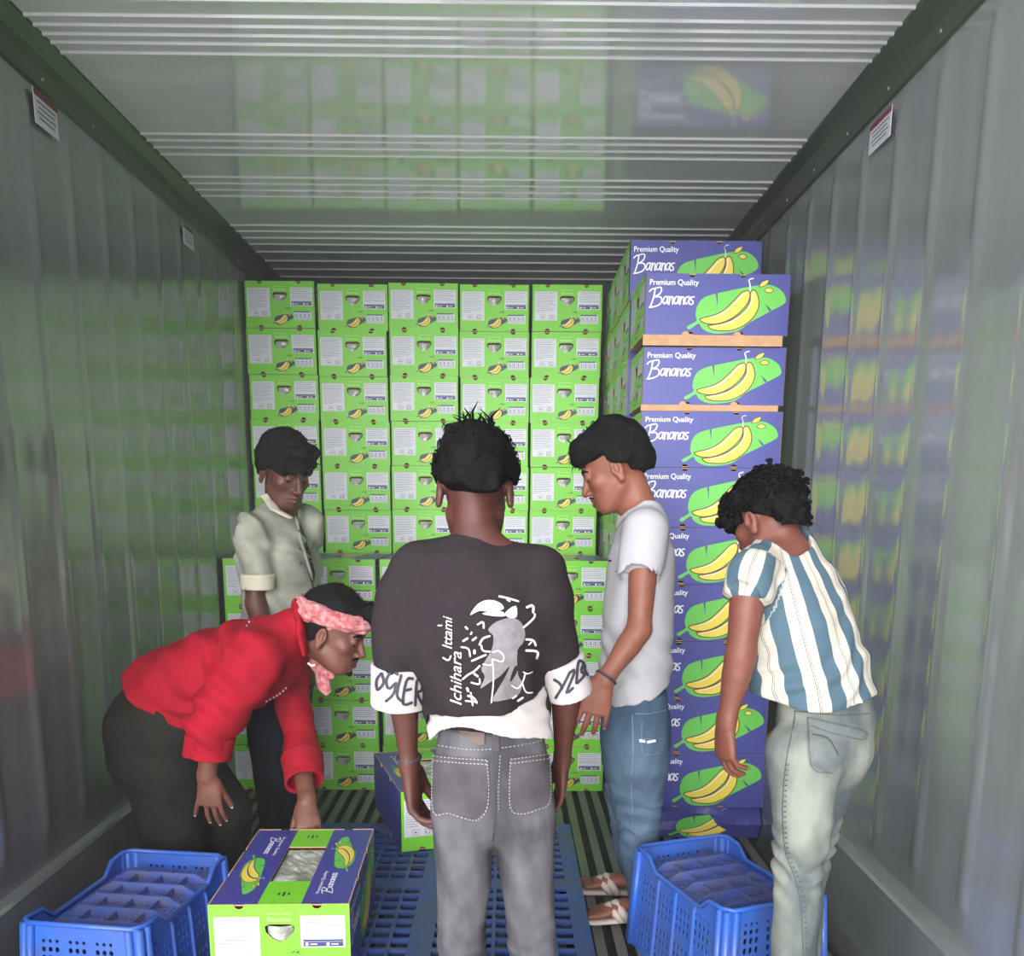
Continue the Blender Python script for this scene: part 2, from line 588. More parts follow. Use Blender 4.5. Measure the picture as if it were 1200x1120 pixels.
# artwork of the long side, drawn in pixels of the printed face: 905 wide x 400 high
ART_LEAF = [(475, 672), (492, 690), (545, 652), (565, 680), (600, 704), (650, 716), (720, 713), (800, 694), (870, 638), (940, 598), (1000, 562), (1068, 522), (1085, 492), (1062, 440), (1005, 402), (945, 395), (850, 408), (720, 437), (620, 462), (562, 490), (532, 540), (525, 600), (532, 634)]
ART_B1 = [(552, 622), (580, 612), (640, 596), (700, 562), (760, 500), (800, 452), (830, 436), (855, 442), (852, 500), (812, 562), (745, 620), (664, 652), (600, 652), (562, 638)]
ART_B2 = [(604, 664), (680, 652), (760, 620), (830, 560), (860, 500), (860, 444), (886, 430), (908, 468), (917, 530), (892, 600), (832, 660), (752, 695), (670, 697), (622, 686)]
ART_STALK = [(856, 440), (856, 410), (853, 388), (846, 372), (852, 360), (872, 354)]
ART_BUD1 = [(910, 408), (925, 380), (950, 366), (972, 364), (958, 392), (935, 406)]
ART_BUD2 = [(945, 430), (962, 416), (985, 416), (1002, 430), (988, 445), (962, 444)]
ART_SLIT1 = [(645, 455), (657, 452), (658, 542)]
ART_SLIT2 = [(952, 514), (984, 566), (1000, 560)]
LETTERS = [[(232, 446), (244, 432), (266, 425), (300, 418), (306, 438), (292, 464), (266, 480), (300, 480), (310, 505), (296, 530), (262, 545), (234, 549)],
           [(266, 428), (258, 486), (240, 545)]]
def _a(x): return [[(x + 27, 478), (x + 10, 480), (x, 505), (x + 7, 525), (x + 22, 512), (x + 29, 478)], [(x + 29, 478), (x + 26, 512), (x + 33, 527)]]
def _n(x): return [[(x + 3, 478), (x, 527)], [(x + 2, 502), (x + 12, 481), (x + 23, 482), (x + 22, 505), (x + 22, 527)]]
LETTERS += _a(318) + _n(356) + _a(387) + _n(424) + _a(453) + [[(510, 478), (496, 480), (490, 494), (505, 508), (502, 524), (485, 527)]]


def banana_art(mb, fn, k=1.0, depth0=0.0004, leaf=None, detail=True):
    """Leaf with two bananas; fn(u, v, depth) takes pixels of the printed face."""
    d = depth0
    lay = lambda n: (lambda u, v, q: fn(u, v, -(d + 0.00035 * n)))
    mb.plate(lay(0), [smooth2(ART_LEAF, 3, True)], leaf or M['leaf'])
    if detail:
        for s in (ART_SLIT1, ART_SLIT2): mb.plate(lay(1), [s], M['navy_ink'])
    for b, n in ((ART_B2, 1), (ART_B1, 3)):
        c = smooth2(b, 3, True)
        mb.plate(lay(n), [c], M['yellow'])
        v, f = stroke2d(b + b[:1], 7)
        if detail: mb.add([lay(n + 1)(x, y, 0) for x, y in v], f, M['outline'])
    if detail:
        v, f = stroke2d([(612, 612), (680, 590), (742, 545), (800, 474), (838, 448)], 5); mb.add([lay(5)(x, y, 0) for x, y in v], f, M['white'])
        v, f = stroke2d([(640, 668), (740, 644), (830, 575), (870, 500), (874, 446)], 5); mb.add([lay(5)(x, y, 0) for x, y in v], f, M['white'])
    for s, m in ((ART_BUD1, M['yellow']), (ART_BUD2, M['yellow'])):
        mb.plate(lay(2), [smooth2(s, 3, True)], m)
        v, f = stroke2d(s + s[:1], 5)
        if detail: mb.add([lay(3)(x, y, 0) for x, y in v], f, M['outline'])
    v, f = stroke2d(ART_STALK, 8); mb.add([lay(3)(x, y, 0) for x, y in v], f, M['white'])


def lettering(mb, fn, d=0.0005):
    for s in LETTERS:
        v, f = stroke2d(s, 9)
        for j, q in enumerate(f): mb.add([fn(*v[i], -d - 1.2e-5 * (j % 30)) for i in q], [tuple(range(len(q)))], M['white'])
    v, f = fit_text('Premium Quality', 232, 537, 0, 1.0, 0.012)
    mb.add([fn(x, 402 - y * 36, -d) for x, y in v], [q[::-1] for q in f], M['white'])


def side_print():
    mb = MB()
    g = lambda x, y, d: f_front((x - 205) / 905 * BL, BH - (y - 326) / 402 * BH, d)
    banana_art(mb, g)
    lettering(mb, g)
    return mb.mesh('side_print')


def end_print():
    mb = MB()
    g = lambda u, v, n: f_left(u * BW, (1 - v) * BH, -(0.0004 + 0.0003 * n))
    def rc(u0, u1, v0, v1, m, n): mb.add([g(u0, v1, n), g(u1, v1, n), g(u1, v0, n), g(u0, v0, n)], [(0, 1, 2, 3)], m)
    rc(.037, .358, .15, .765, M['paper'], 0)
    for j in range(11):
        w = (.27, .25, .27, .22, .26, .24, .27, .2, .26, .25, .12)[j]
        rc(.055, .055 + w, .185 + .04 * j, .193 + .04 * j, M['ink'], 1)
    for u in (.155, .28):
        rc(u - .035, u + .035, .645, .745, M['ink'], 1); rc(u - .031, u + .031, .651, .739, M['paper'], 2)
    mb.add([g(.155 + .02 * math.cos(a), .695 + .02 * math.sin(a), 3) for a in np.arange(3) * 2.1], [(2, 1, 0)], M['dark_ink'])
    for k in range(3):
        a = k * 2 * PI / 3
        v, f = stroke2d([(.28 + .02 * math.cos(a + t), .695 + .034 * math.sin(a + t)) for t in (0, .7, 1.4)], .008)
        mb.add([g(x, y, 3) for x, y in v], f, M['dark_ink'])
    rc(.648, .965, .14, .53, M['paper'], 0)
    for j in range(5): rc(.665, .945 - .04 * (j % 2), .17 + .045 * j, .178 + .045 * j, M['ink'], 1)
    rc(.665, .95, .43, .515, M['navy_ink'], 1)
    rc(.665, .95, .455, .459, M['paper'], 2)
    for u in (.69, .84):
        mb.add([g(u + .013 * math.cos(a), .488 + .02 * math.sin(a), 2) for a in np.arange(8) * PI / 4], [tuple(range(7, -1, -1))], M['white'])
        rc(u + .025, u + .075, .482, .494, M['white'], 2)
    rc(.695, .945, .64, .83, M['paper'], 0)
    rc(.695, .93, .64, .665, M['navy_ink'], 1)
    for i in range(4):
        rc(.70 + .061 * i, .70 + .061 * i + .003, .67, .83, M['ink'], 1)
        rc(.72 + .061 * i, .735 + .061 * i, .70, .73, M['dark_ink'], 1); rc(.722 + .061 * i, .74 + .061 * i, .76, .785, M['ink'], 1)
    for j in (.745, .80): rc(.70, .94, j, j + .006, M['ink'], 1)
    # header words over the hand hole
    for s, u0, u1, v, h in (('Premium Quality', .415, .585, .125, .03), ('Bananas', .415, .585, .205, .055)):
        tv, tf = fit_text(s, u0, u1, 0, 1.0, 0.012)
        mb.add([g(x, v - y * h, 0) for x, y in tv], [q for q in tf], M['pale_green'])
    # small scribbled stamp
    for s in ([(.575, .60), (.59, .575), (.605, .58), (.59, .59)], [(.62, .57), (.615, .605)], [(.64, .57), (.622, .588), (.642, .605)]):
        v, f = stroke2d(s, .007); mb.add([g(x, y, 0) for x, y in v], f, M['dark_ink'])
    # banana on a dark leaf
    k = lambda x, y, d: f_left((.385 + (x - 475) / 610 * .30) * BW, (1 - (.665 + (y - 355) / 360 * .27)) * BH, d)
    banana_art(mb, k, leaf=M['teal_ink'], detail=False)
    v, f = stroke2d(ART_B2 + ART_B2[:1], 12); mb.add([k(x, y, -.0024) for x, y in v], f, M['outline'])
    return mb.mesh('end_print')


def top_print():
    """Artwork on the two blue top flaps, only built where a top faces the camera."""
    mb = MB()
    zt = BH - 0.0015
    w = 0.33 * BW
    for s in (0, 1):
        def g(x, y, d, s=s):
            u = 0.10 + (x - 205) / 905 * 0.80            # along the flap
            v = 0.12 + (y - 340) / 400 * 0.80
            p, q = u * BL, v * w
            if s: return (BL / 2 - p, BW / 2 - w + q, zt - d)
            return (-BL / 2 + p, -BW / 2 + w - q, zt - d)
        lettering(mb, g)
        banana_art(mb, lambda x, y, d: g(x * 0.92 + 90, y * 0.9 + 20, d))
    for u in (0.12, 0.88):                                # dark recycling stamp on the green strip
        for r in ((-.012, .004), (.0, .008), (.012, .004)):
            mb.box((-BL / 2 + u * BL, r[0], zt + 0.0006), (r[1] * 3, 0.005, 0.0006), M['dark_ink'])
    return mb.mesh('top_print')


ME = {'body': carton_body(), 'window': carton_liner(), 'liner': hole_liner(), 'side': side_print(), 'end': end_print()}
ME_TOP = top_print()


def carton(loc, rotz, label, group, parts=('side', 'end', 'liner')):
    o = link('banana_carton', ME['body'], None, loc, rotz)
    tag(o, label, 'carton', group)
    for p in parts: link({'side': 'side_print', 'end': 'end_print', 'liner': 'hand_hole_liner', 'window': 'window_liner'}[p], ME[p], o)
    return o


ORD = ['topmost', 'second', 'third', 'fourth', 'fifth', 'sixth', 'seventh', 'eighth', 'ninth', 'tenth', 'bottom']
CN = ['leftmost', 'second', 'middle', 'fourth', 'rightmost']
XG, PW, YG = -1.150, 0.3435, 4.57
jit = lambda a: random.uniform(-a, a)
# back wall of cartons, ends to the camera: five columns, eleven rows
row_dx = [-0.004, 0.004, 0.002, 0.0, -0.002]
col_dz = [0.010, 0.0, 0.008, 0.002, 0.004]
for c in range(5):
    for r in range(11):
        z = (10 - r) * 0.2120 + col_dz[c] * (10 - r) / 10 * 0.9
        carton((XG + (c + .5) * PW + jit(.003), YG + BL / 2 + jit(.008), z), PI / 2 + jit(.004),
               'green carton in the tall back stack, %s row, %s column from the left' % (ORD[r], CN[c]), 'green cartons of the tall back stack',
               ('side', 'end', 'liner', 'window') if r == 0 else ('end', 'liner'))
# low stack in front of it: five columns, five rows
YL = 3.985
ORD5 = ['top', 'second', 'third', 'fourth', 'bottom']
for c in range(5):
    for r in range(5):
        z = (4 - r) * 0.2120
        carton((XG + 0.012 + (c + .5) * .3385 + (0.012 if c > 1 else 0) + jit(.001), YL + BL / 2 + jit(.006), z), PI / 2 + jit(.002),
               'green carton in the low front stack, %s row, %s column from the left' % (ORD5[r], CN[c]), 'green cartons of the low front stack',
               ('side', 'end', 'liner', 'window') if r == 0 else ('end', 'liner'))
# right-hand stacks, long blue sides to the camera
XB, YB = 0.600, 3.36
ORDB = ['topmost', 'second', 'third', 'fourth', 'fifth', 'sixth', 'seventh', 'eighth', 'lowest']
offx = [-0.006, -0.001, 0.000, 0.002, 0.004, 0.010, 0.008, 0.015, 0.018]
offy = [-0.012, 0.004, 0.0, 0.004, -0.004, 0.006, 0.0, 0.004, 0.0]
zb = [1.892, 1.656, 1.437, 1.221, 1.012, 0.794, 0.574, 0.357, 0.137]      # undersides, uneven as the load has settled
zt = [2.096, 1.855, 1.634, 1.436, 1.220, 1.011, 0.793, 0.573, 0.356]
for r in range(9):
    gap = zb[r] - zt[r + 1] if r < 8 else 0
    o = carton((XB + BL / 2 + offx[r], YB + BW / 2 + offy[r], zb[r]), jit(.006) + (0.008 if r == 0 else 0),
               'blue banana carton in the front right stack, %s of its nine' % ORDB[r], 'blue cartons of the front right stack',
               ('side', 'end', 'liner', 'window') if r == 0 else ('side', 'end', 'liner'))
    o.scale.z = (zt[r] - zb[r]) / BH
    if gap > .01:
        mb = MB()
        b = 0.014
        h = gap - 0.001
        pts = [(0, 0), (BL * .97, 0), (BL * .97, h)]
        for u in (0.655, 0.295):
            pts += [(u * BL + b + .004, h)] + [(u * BL + b * math.cos(PI * k / 6), h + b * .9 * math.sin(PI * k / 6)) for k in range(7)] + [(u * BL - b - .004, h)]
        pts += [(0, h)]
        sz = BH / (zt[r] - zb[r])
        mb.plate(lambda u, v, d: (-BL / 2 - .003 + u, -BW / 2 - .002 + d, (v - h) * sz), [pts], M['kraft'], .004)
        mb.box((0, 0, -h / 2 * sz), (BL - .05, BW - .02, h * sz * .98), M['shaded_kraft'])
        fl = mb.build('kraft_flap', o)
        fl['label'] = 'bare kraft cardboard flap showing under the printed side'
for k, (dy, nb, dx, gtxt) in enumerate(((0.350, 10, -.012, 'second right stack, just behind the front one'), (0.698, 10, -.006, 'third right stack from the front'), (1.046, 10, -.004, 'rearmost right stack beside the tall back stack'))):
    hh = 0.2165
    for r in range(nb):
        z = 0.137 + (nb - 1 - r) * hh
        o = carton((XB + dx + BL / 2 + jit(.004), YB + dy + BW / 2 + jit(.003), z), jit(.005) - (.010 if (r == 0 and k == 0) else 0),
               'carton in the %s, %s of ten' % (gtxt, (ORD[r] if r < 9 else 'lowest')), 'cartons of the %s' % gtxt,
                   ('side', 'end', 'liner', 'window') if r == 0 else ('side', 'end', 'liner'))
        o.scale.z = (hh - .001) / BH


# squashed cartons the right stacks stand on
def crushed(loc, h, label):
    mb = MB()
    nx, nz = 20, 4
    def wob(x, z): return 0.014 * math.sin(9 * x + 3 * z * 10) + 0.008 * math.sin(23 * x + 1) - 0.03 * math.sin(PI * min(1, max(0, z / h))) * (0.5 + 0.5 * math.sin(7 * x))
    vs = []
    for j in range(nz + 1):
        for i in range(nx + 1):
            x, z = -BL / 2 + BL * i / nx, h * j / nz
            vs.append((x, -BW / 2 + .03 + (wob(x, z) if 0 < j < nz else 0), z))
    fs = [(j * (nx + 1) + i, j * (nx + 1) + i + 1, (j + 1) * (nx + 1) + i + 1, (j + 1) * (nx + 1) + i) for j in range(nz) for i in range(nx)]
    mb.add(vs, fs, M['blue'])
    n = BW / 2 - .03
    a, b = -BL / 2, BL / 2
    mb.add([(a, -n, 0), (b, -n, 0), (b, n, 0), (a, n, 0), (a, -n, h), (b, -n, h), (b, n, h), (a, n, h)], [(0, 3, 2, 1), (4, 5, 6, 7), (2, 3, 7, 6), (0, 4, 7, 3), (1, 2, 6, 5)], M['blue'])
    o = mb.build('crushed_carton', loc=loc)
    tag(o, label, 'carton')
    pr = MB()
    g = lambda x, y, d: (-BL / 2 + (x - 205) / 905 * BL, -BW / 2 - 0.006 + wob(-BL / 2 + (x - 205) / 905 * BL, h * 0.5) * 0.0 + .022 + d, h - (y - 326) / 402 * h)
    banana_art(pr, g)
    pr.build('side_print', o)
    return o


zl = 0.135
crushed((XB + BL / 2 + .012, YB + BW / 2 + .004, 0), zl, 'squashed blue carton flattened under the front right stack')
for dy, nm in ((0.350, 'second'), (0.696, 'third'), (1.036, 'rearmost')):
    crushed((XB + BL / 2, YB + dy + BW / 2 + .006, 0), zl, 'squashed blue carton hidden under the %s right stack' % nm)
# ------------------------------------------------------------------ pallet, crates, loose cartons
PT = 0.14
pal = MB()
px0, px1, py0, py1 = -0.63, 0.355, 2.03, 3.155
root = link('plastic_pallet', None)
root.location = ((px0 + px1) / 2, (py0 + py1) / 2, 0)
tag(root, 'dark blue plastic pallet with a grid deck lying on the metal floor', 'pallet')
W_, L_ = px1 - px0, py1 - py0
fn = lambda u, v, d: (-W_ / 2 + u, -L_ / 2 + v, PT - d)
us = [0, 0.045] + list(np.linspace(0.045, W_ - 0.045, 17)[1:]) + [W_]
vs_ = [0, 0.05] + list(np.linspace(0.05, L_ - 0.05, 19)[1:]) + [L_]
nu, nv = len(us) - 1, len(vs_) - 1
def deck_hole(i, j):
    if i in (0, nu - 1) or j in (0, nv - 1) or i in (nu // 2,) or j in (nv // 2,): return None
    if (i % 6 == 3) and j % 2 == 0: return (0.45, 0.45)
    return (0.84, 0.78)
hole_panel(pal, fn, us, vs_, deck_hole, M['pallet'], 0.012, 0.12)
pal.build('deck', root)
for i in range(0, nu + 1):
    if i % 2 == 0 or i in (nu,):
        r = MB(); r.box((-W_ / 2 + us[i] + (0.004 if i == 0 else -0.004 if i == nu else 0), 0, PT - 0.042), (0.006, L_ - .004, 0.058), M['pallet']); r.build('rib', root)
for j in range(0, nv + 1, 3):
    r = MB(); r.box((0, -L_ / 2 + vs_[j] + (0.004 if j == 0 else -0.004 if j == nv else 0), PT - 0.040), (W_ - .004, 0.006, 0.054), M['pallet']); r.build('rib', root)
for ix in (-1, 0, 1):
    for iy in (-1, 0, 1):
        r = MB(); r.box((ix * (W_ / 2 - 0.075), iy * (L_ / 2 - 0.085), 0.035), (0.14, 0.16, 0.070), M['pallet']); r.build('foot', root)


def crate(loc, rotz, label):
    """Stacking crate lying bottom up: perforated walls, recessed ribbed bottom, raised ends."""
    L, W, H, HM = 0.50, 0.335, 0.300, 0.262
    t = 0.004
    root = link('plastic_crate', None, None, loc, rotz)
    tag(root, label, 'crate')
    c = M['crate']
    ins = 0.016                                            # walls lean inwards upwards
    def lean(u, z): return ins * z / H
    rows = [0.0, 0.016] + [0.016 + 0.0262 * k for k in range(1, 9)] + [0.246, HM]
    colsL = [0.0, 0.055] + [0.055 + 0.39 / 20 * k for k in range(1, 21)] + [L]
    colsW = [0.0, 0.055] + [0.055 + 0.225 / 12 * k for k in range(1, 13)] + [W]
    def mk_hole(nc, grp, top):
        def h(i, j):
            if i in (0, nc - 1) or j == 0 or j >= top: return None
            if (i - 1) % grp == grp - 1 and grp > 0: return None
            if j == 5: return None
            return (0.62, 0.68) if j < top - 1 else (0.5, 0.45)
        return h
    for s in (-1, 1):
        mb = MB()
        f = lambda u, v, d, s=s: (s * (-L / 2 + u) * (1 - 2 * lean(0, v) / L), s * (-W / 2 + d + lean(0, v)), v)
        hole_panel(mb, f, colsL, rows, mk_hole(len(colsL) - 1, 5, 10), c, t)
        # raised corners of the long wall, sloping down to the dip
        for a, b, q in ((0.0, 0.075, 0.115), (L, L - 0.075, L - 0.115)):
            o = [(a, HM), (q, HM), (b, H), (a, H)]
            if a > 0: o = o[::-1]
            mb.plate(f, [o], c, t)
        # outer stiffening ribs and rim
        for u in (0.055 + 0.39 / 4, 0.055 + 0.39 / 2, 0.055 + 0.39 * .75):
            mb.add([f(u - .006, .005, 0), f(u + .006, .005, 0), f(u + .006, HM, 0), f(u - .006, HM, 0), f(u - .004, .005, -.007), f(u + .004, .005, -.007), f(u + .004, HM - .02, -.007), f(u - .004, HM - .02, -.007)],
                   [(4, 5, 6, 7), (0, 4, 7, 3), (1, 2, 6, 5), (3, 7, 6, 2), (0, 1, 5, 4)], c)
        mb.build('side_wall', root)
        mb = MB()
        f = lambda u, v, d, s=s: (s * (-L / 2 + d + lean(0, v)), s * (W / 2 - u) * (1 - 2 * lean(0, v) / W), v)
        r2 = rows[:-1] + [0.268, H]
        hole_panel(mb, f, colsW, r2, mk_hole(len(colsW) - 1, 4, 11), c, t)
        mb.build('end_wall', root)
    # corner posts
    for sx in (-1, 1):
        for sy in (-1, 1):
            mb = MB()
            for (dx, dy) in ((0.0, 0.030), (0.030, 0.0)):
                p0 = (sx * (L / 2 + .003 - dx), sy * (W / 2 + .003 - dy), 0.002)
                p1 = (sx * (L / 2 + .003 - dx - ins), sy * (W / 2 + .003 - dy - ins), H - .004)
                mb.tube([p0, p1], 0.010, c, 8)
            mb.tube([(sx * (L / 2 - .006), sy * (W / 2 - .006), .002), (sx * (L / 2 - .006 - ins), sy * (W / 2 - .006 - ins), H - .004)], 0.012, c, 10)
            mb.build('corner_post', root, True)
    # rolled rim round the raised ends, dipping along the long sides
    path = []
    a, b = L / 2 - ins, W / 2 - ins
    for s in (1, -1):
        path += [(s * (a - .12), s * -b * 1, HM), (s * (a - .078), s * -b, H - .003), (s * (a - .02), s * -b, H), (s * a, s * -(b - .02), H), (s * a, s * (b - .02), H), (s * (a - .02), s * b, H), (s * (a - .078), s * b, H - .003), (s * (a - .12), s * b, HM)]
    path.append(path[0])
    mb = MB(); mb.tube(path, 0.0065, c, 8, False); mb.build('rim', root, True)
    # recessed bottom plate with cross ribs
    mb = MB()
    f = lambda u, v, d: (-L / 2 + .02 + u, -W / 2 + .02 + v, HM - 0.012 - d)
    uu = list(np.linspace(0, L - .04, 25)); vv = list(np.linspace(0, W - .04, 17))
    hole_panel(mb, f, uu, vv, lambda i, j: None if (i % 6 == 0 or j % 4 == 0) else (0.5, 0.45), M['crate_floor'], t)
    mb.build('bottom_plate', root)
    for k in range(1, 6):
        x = -L / 2 + .02 + (L - .04) * k / 6
        r = MB(); r.box((x, 0, HM + 0.0005), (0.008, W - .05, 0.025), M['crate_floor'], taper=.7); r.build('cross_rib', root)
    for k in range(1, 4):
        y = -W / 2 + .02 + (W - .04) * k / 4
        r = MB(); r.box((0, y, HM - 0.0035), (L - .05, 0.006, 0.018), M['crate_floor'], taper=.7); r.build('long_rib', root)
    return root


crate((-0.868, 2.225, 0.0), math.radians(90 - 7.5), 'blue plastic crate upside down on the floor at the left, by the left wall')
crate((0.732, 2.355, 0.0), math.radians(90 + 20.5), 'blue plastic crate upside down on the floor at the right, beside the striped-shirt man')

hero = carton((-0.432, 2.258, PT + .002), PI / 2 + math.radians(1.8), 'carton on the pallet at lower left, plastic window in its blue top, hand on it', None, ('side', 'end', 'liner', 'window'))
tp = link('top_print', ME_TOP, hero)
second = carton((-0.155, 3.160, PT + .002), PI / 2 + math.radians(18), 'banana carton on the far end of the pallet, half hidden behind the dark-shirt man', None, ('side', 'end', 'liner', 'window'))
link('top_print', ME_TOP, second)


# cold mist hanging in the container
hz = MB(); hz.box((0, (Y0 + Y1) / 2 - .02, 1.235), (2.22, Y1 - Y0 - .1, 2.43), None)
hm = bpy.data.materials.new('cold_mist'); hm.use_nodes = True
nt = hm.node_tree; nt.nodes.remove(nt.nodes['Principled BSDF'])
vs_ = nt.nodes.new('ShaderNodeVolumeScatter'); vs_.inputs['Density'].default_value = HAZE; vs_.inputs['Anisotropy'].default_value = 0.2
nt.links.new(vs_.outputs[0], nt.nodes['Material Output'].inputs['Volume'])
hz.mats = [hm]
hz_ob = hz.build('mist')
tag(hz_ob, 'thin cold mist filling the container', 'mist', None, 'stuff')
# ------------------------------------------------------------------ smooth bodies and clothes: implicit shapes meshed with surface nets
V3 = lambda *a: np.array(a, float)


def nrm(v):
    v = np.asarray(v, float)
    return v / (np.linalg.norm(v) + 1e-12)


class Shape:
    """Smoothly blended lofts and ellipsoids; every entry is (kind, data, blend, op)."""
    def __init__(self): self.items = []

    def loft(self, nodes, side=None, k=0.02, op='+'):
        """nodes: (point, half width along side, half depth); neighbours are joined by tapered elliptical segments."""
        P = [np.array(n[0], float) for n in nodes]
        A = [n[1] for n in nodes]
        B = [n[2] if len(n) > 2 else n[1] for n in nodes]
        segs = []
        for i in range(len(P) - 1):
            d = P[i + 1] - P[i]
            L = np.linalg.norm(d) + 1e-9
            d = d / L
            s = np.array(side, float) if side is not None else (V3(1, 0, 0) if abs(d[0]) < 0.8 else V3(0, 1, 0))
            s = nrm(s - d * (s @ d))
            segs.append((P[i], d, L, s, np.cross(d, s), A[i], A[i + 1], B[i], B[i + 1]))
        self.items.append(('loft', segs, k, op))
        return self

    def ell(self, c, r, R=None, k=0.02, op='+'):
        self.items.append(('ell', (np.array(c, float), np.array(r, float) * np.ones(3), np.eye(3) if R is None else np.array(R, float)), k, op))
        return self

    def cut(self, p, n, r):
        """Trim what has been added so far with a plane, within r of the point p."""
        self.items.append(('cut', (np.array(p, float), nrm(n), r), 0.0, '&'))
        return self

    def evaluate(self, P, bc=None, bh=0.0):
        """P (..., 3); with block centres bc (n, 3) and P (n, m, 3) far blocks are skipped."""
        D = np.full(P.shape[:-1], 1.0, np.float32)
        for kind, data, k, op in self.items:
            if kind == 'cut':
                p, n, r = data
                m = slice(None) if bc is None else np.all(np.abs(bc - p) < r + bh, axis=1)
                Q = P[m] - p
                D[m] = np.where((Q * Q).sum(-1) < r * r, np.maximum(D[m], Q @ n), D[m])
                continue
            if kind == 'loft':
                lo = np.min([np.minimum(s[0], s[0] + s[1] * s[2]) - max(s[5:9]) for s in data], 0)
                hi = np.max([np.maximum(s[0], s[0] + s[1] * s[2]) + max(s[5:9]) for s in data], 0)
            else:
                lo, hi = data[0] - data[1].max(), data[0] + data[1].max()
            if bc is not None:
                m = np.all((bc > lo - bh - k - 0.02) & (bc < hi + bh + k + 0.02), axis=1)
                if not m.any(): continue
                Q = P[m]
            else:
                m, Q = None, P
            if kind == 'loft':
                d = None
                for c0, ax, L, s, f, a0, a1, b0, b1 in data:
                    q = Q - c0
                    w = q @ ax
                    t = np.clip(w / L, 0, 1)
                    w = w - t * L
                    u, v = q @ s, q @ f
                    a, b = a0 + (a1 - a0) * t, b0 + (b1 - b0) * t
                    e = np.minimum(a, b)
                    ua, vb, we = u / a, v / b, w / e
                    r = np.sqrt(ua * ua + vb * vb + we * we) + 1e-9
                    g = np.sqrt((ua / a) ** 2 + (vb / b) ** 2 + (we / e) ** 2) + 1e-6
                    x = r * (r - 1) / g
                    d = x if d is None else np.minimum(d, x)
            else:
                c, r3, R = data
                q = (Q - c) @ R.T
                a = q / r3
                r = np.sqrt((a * a).sum(-1)) + 1e-9
                g = np.sqrt(((a / r3) ** 2).sum(-1)) + 1e-6
                d = r * (r - 1) / g
            d = d.astype(np.float32)
            D0 = D if m is None else D[m]
            if op == '+':
                h = np.clip(0.5 + 0.5 * (D0 - d) / k, 0, 1)
                N = D0 * (1 - h) + d * h - k * h * (1 - h)
            else:
                h = np.clip(0.5 - 0.5 * (D0 + d) / k, 0, 1)
                N = D0 * (1 - h) - d * h + k * h * (1 - h)
            if m is None: D = N
            else: D[m] = N
        return D

    def bounds(self):
        lo, hi = [], []
        for kind, data, k, op in self.items:
            if op != '+': continue
            if kind == 'loft':
                for s in data:
                    r = max(s[5:9]); e = s[0] + s[1] * s[2]
                    lo.append(np.minimum(s[0], e) - r); hi.append(np.maximum(s[0], e) + r)
            else:
                lo.append(data[0] - data[1].max()); hi.append(data[0] + data[1].max())
        return np.min(lo, 0) - 0.02, np.max(hi, 0) + 0.02


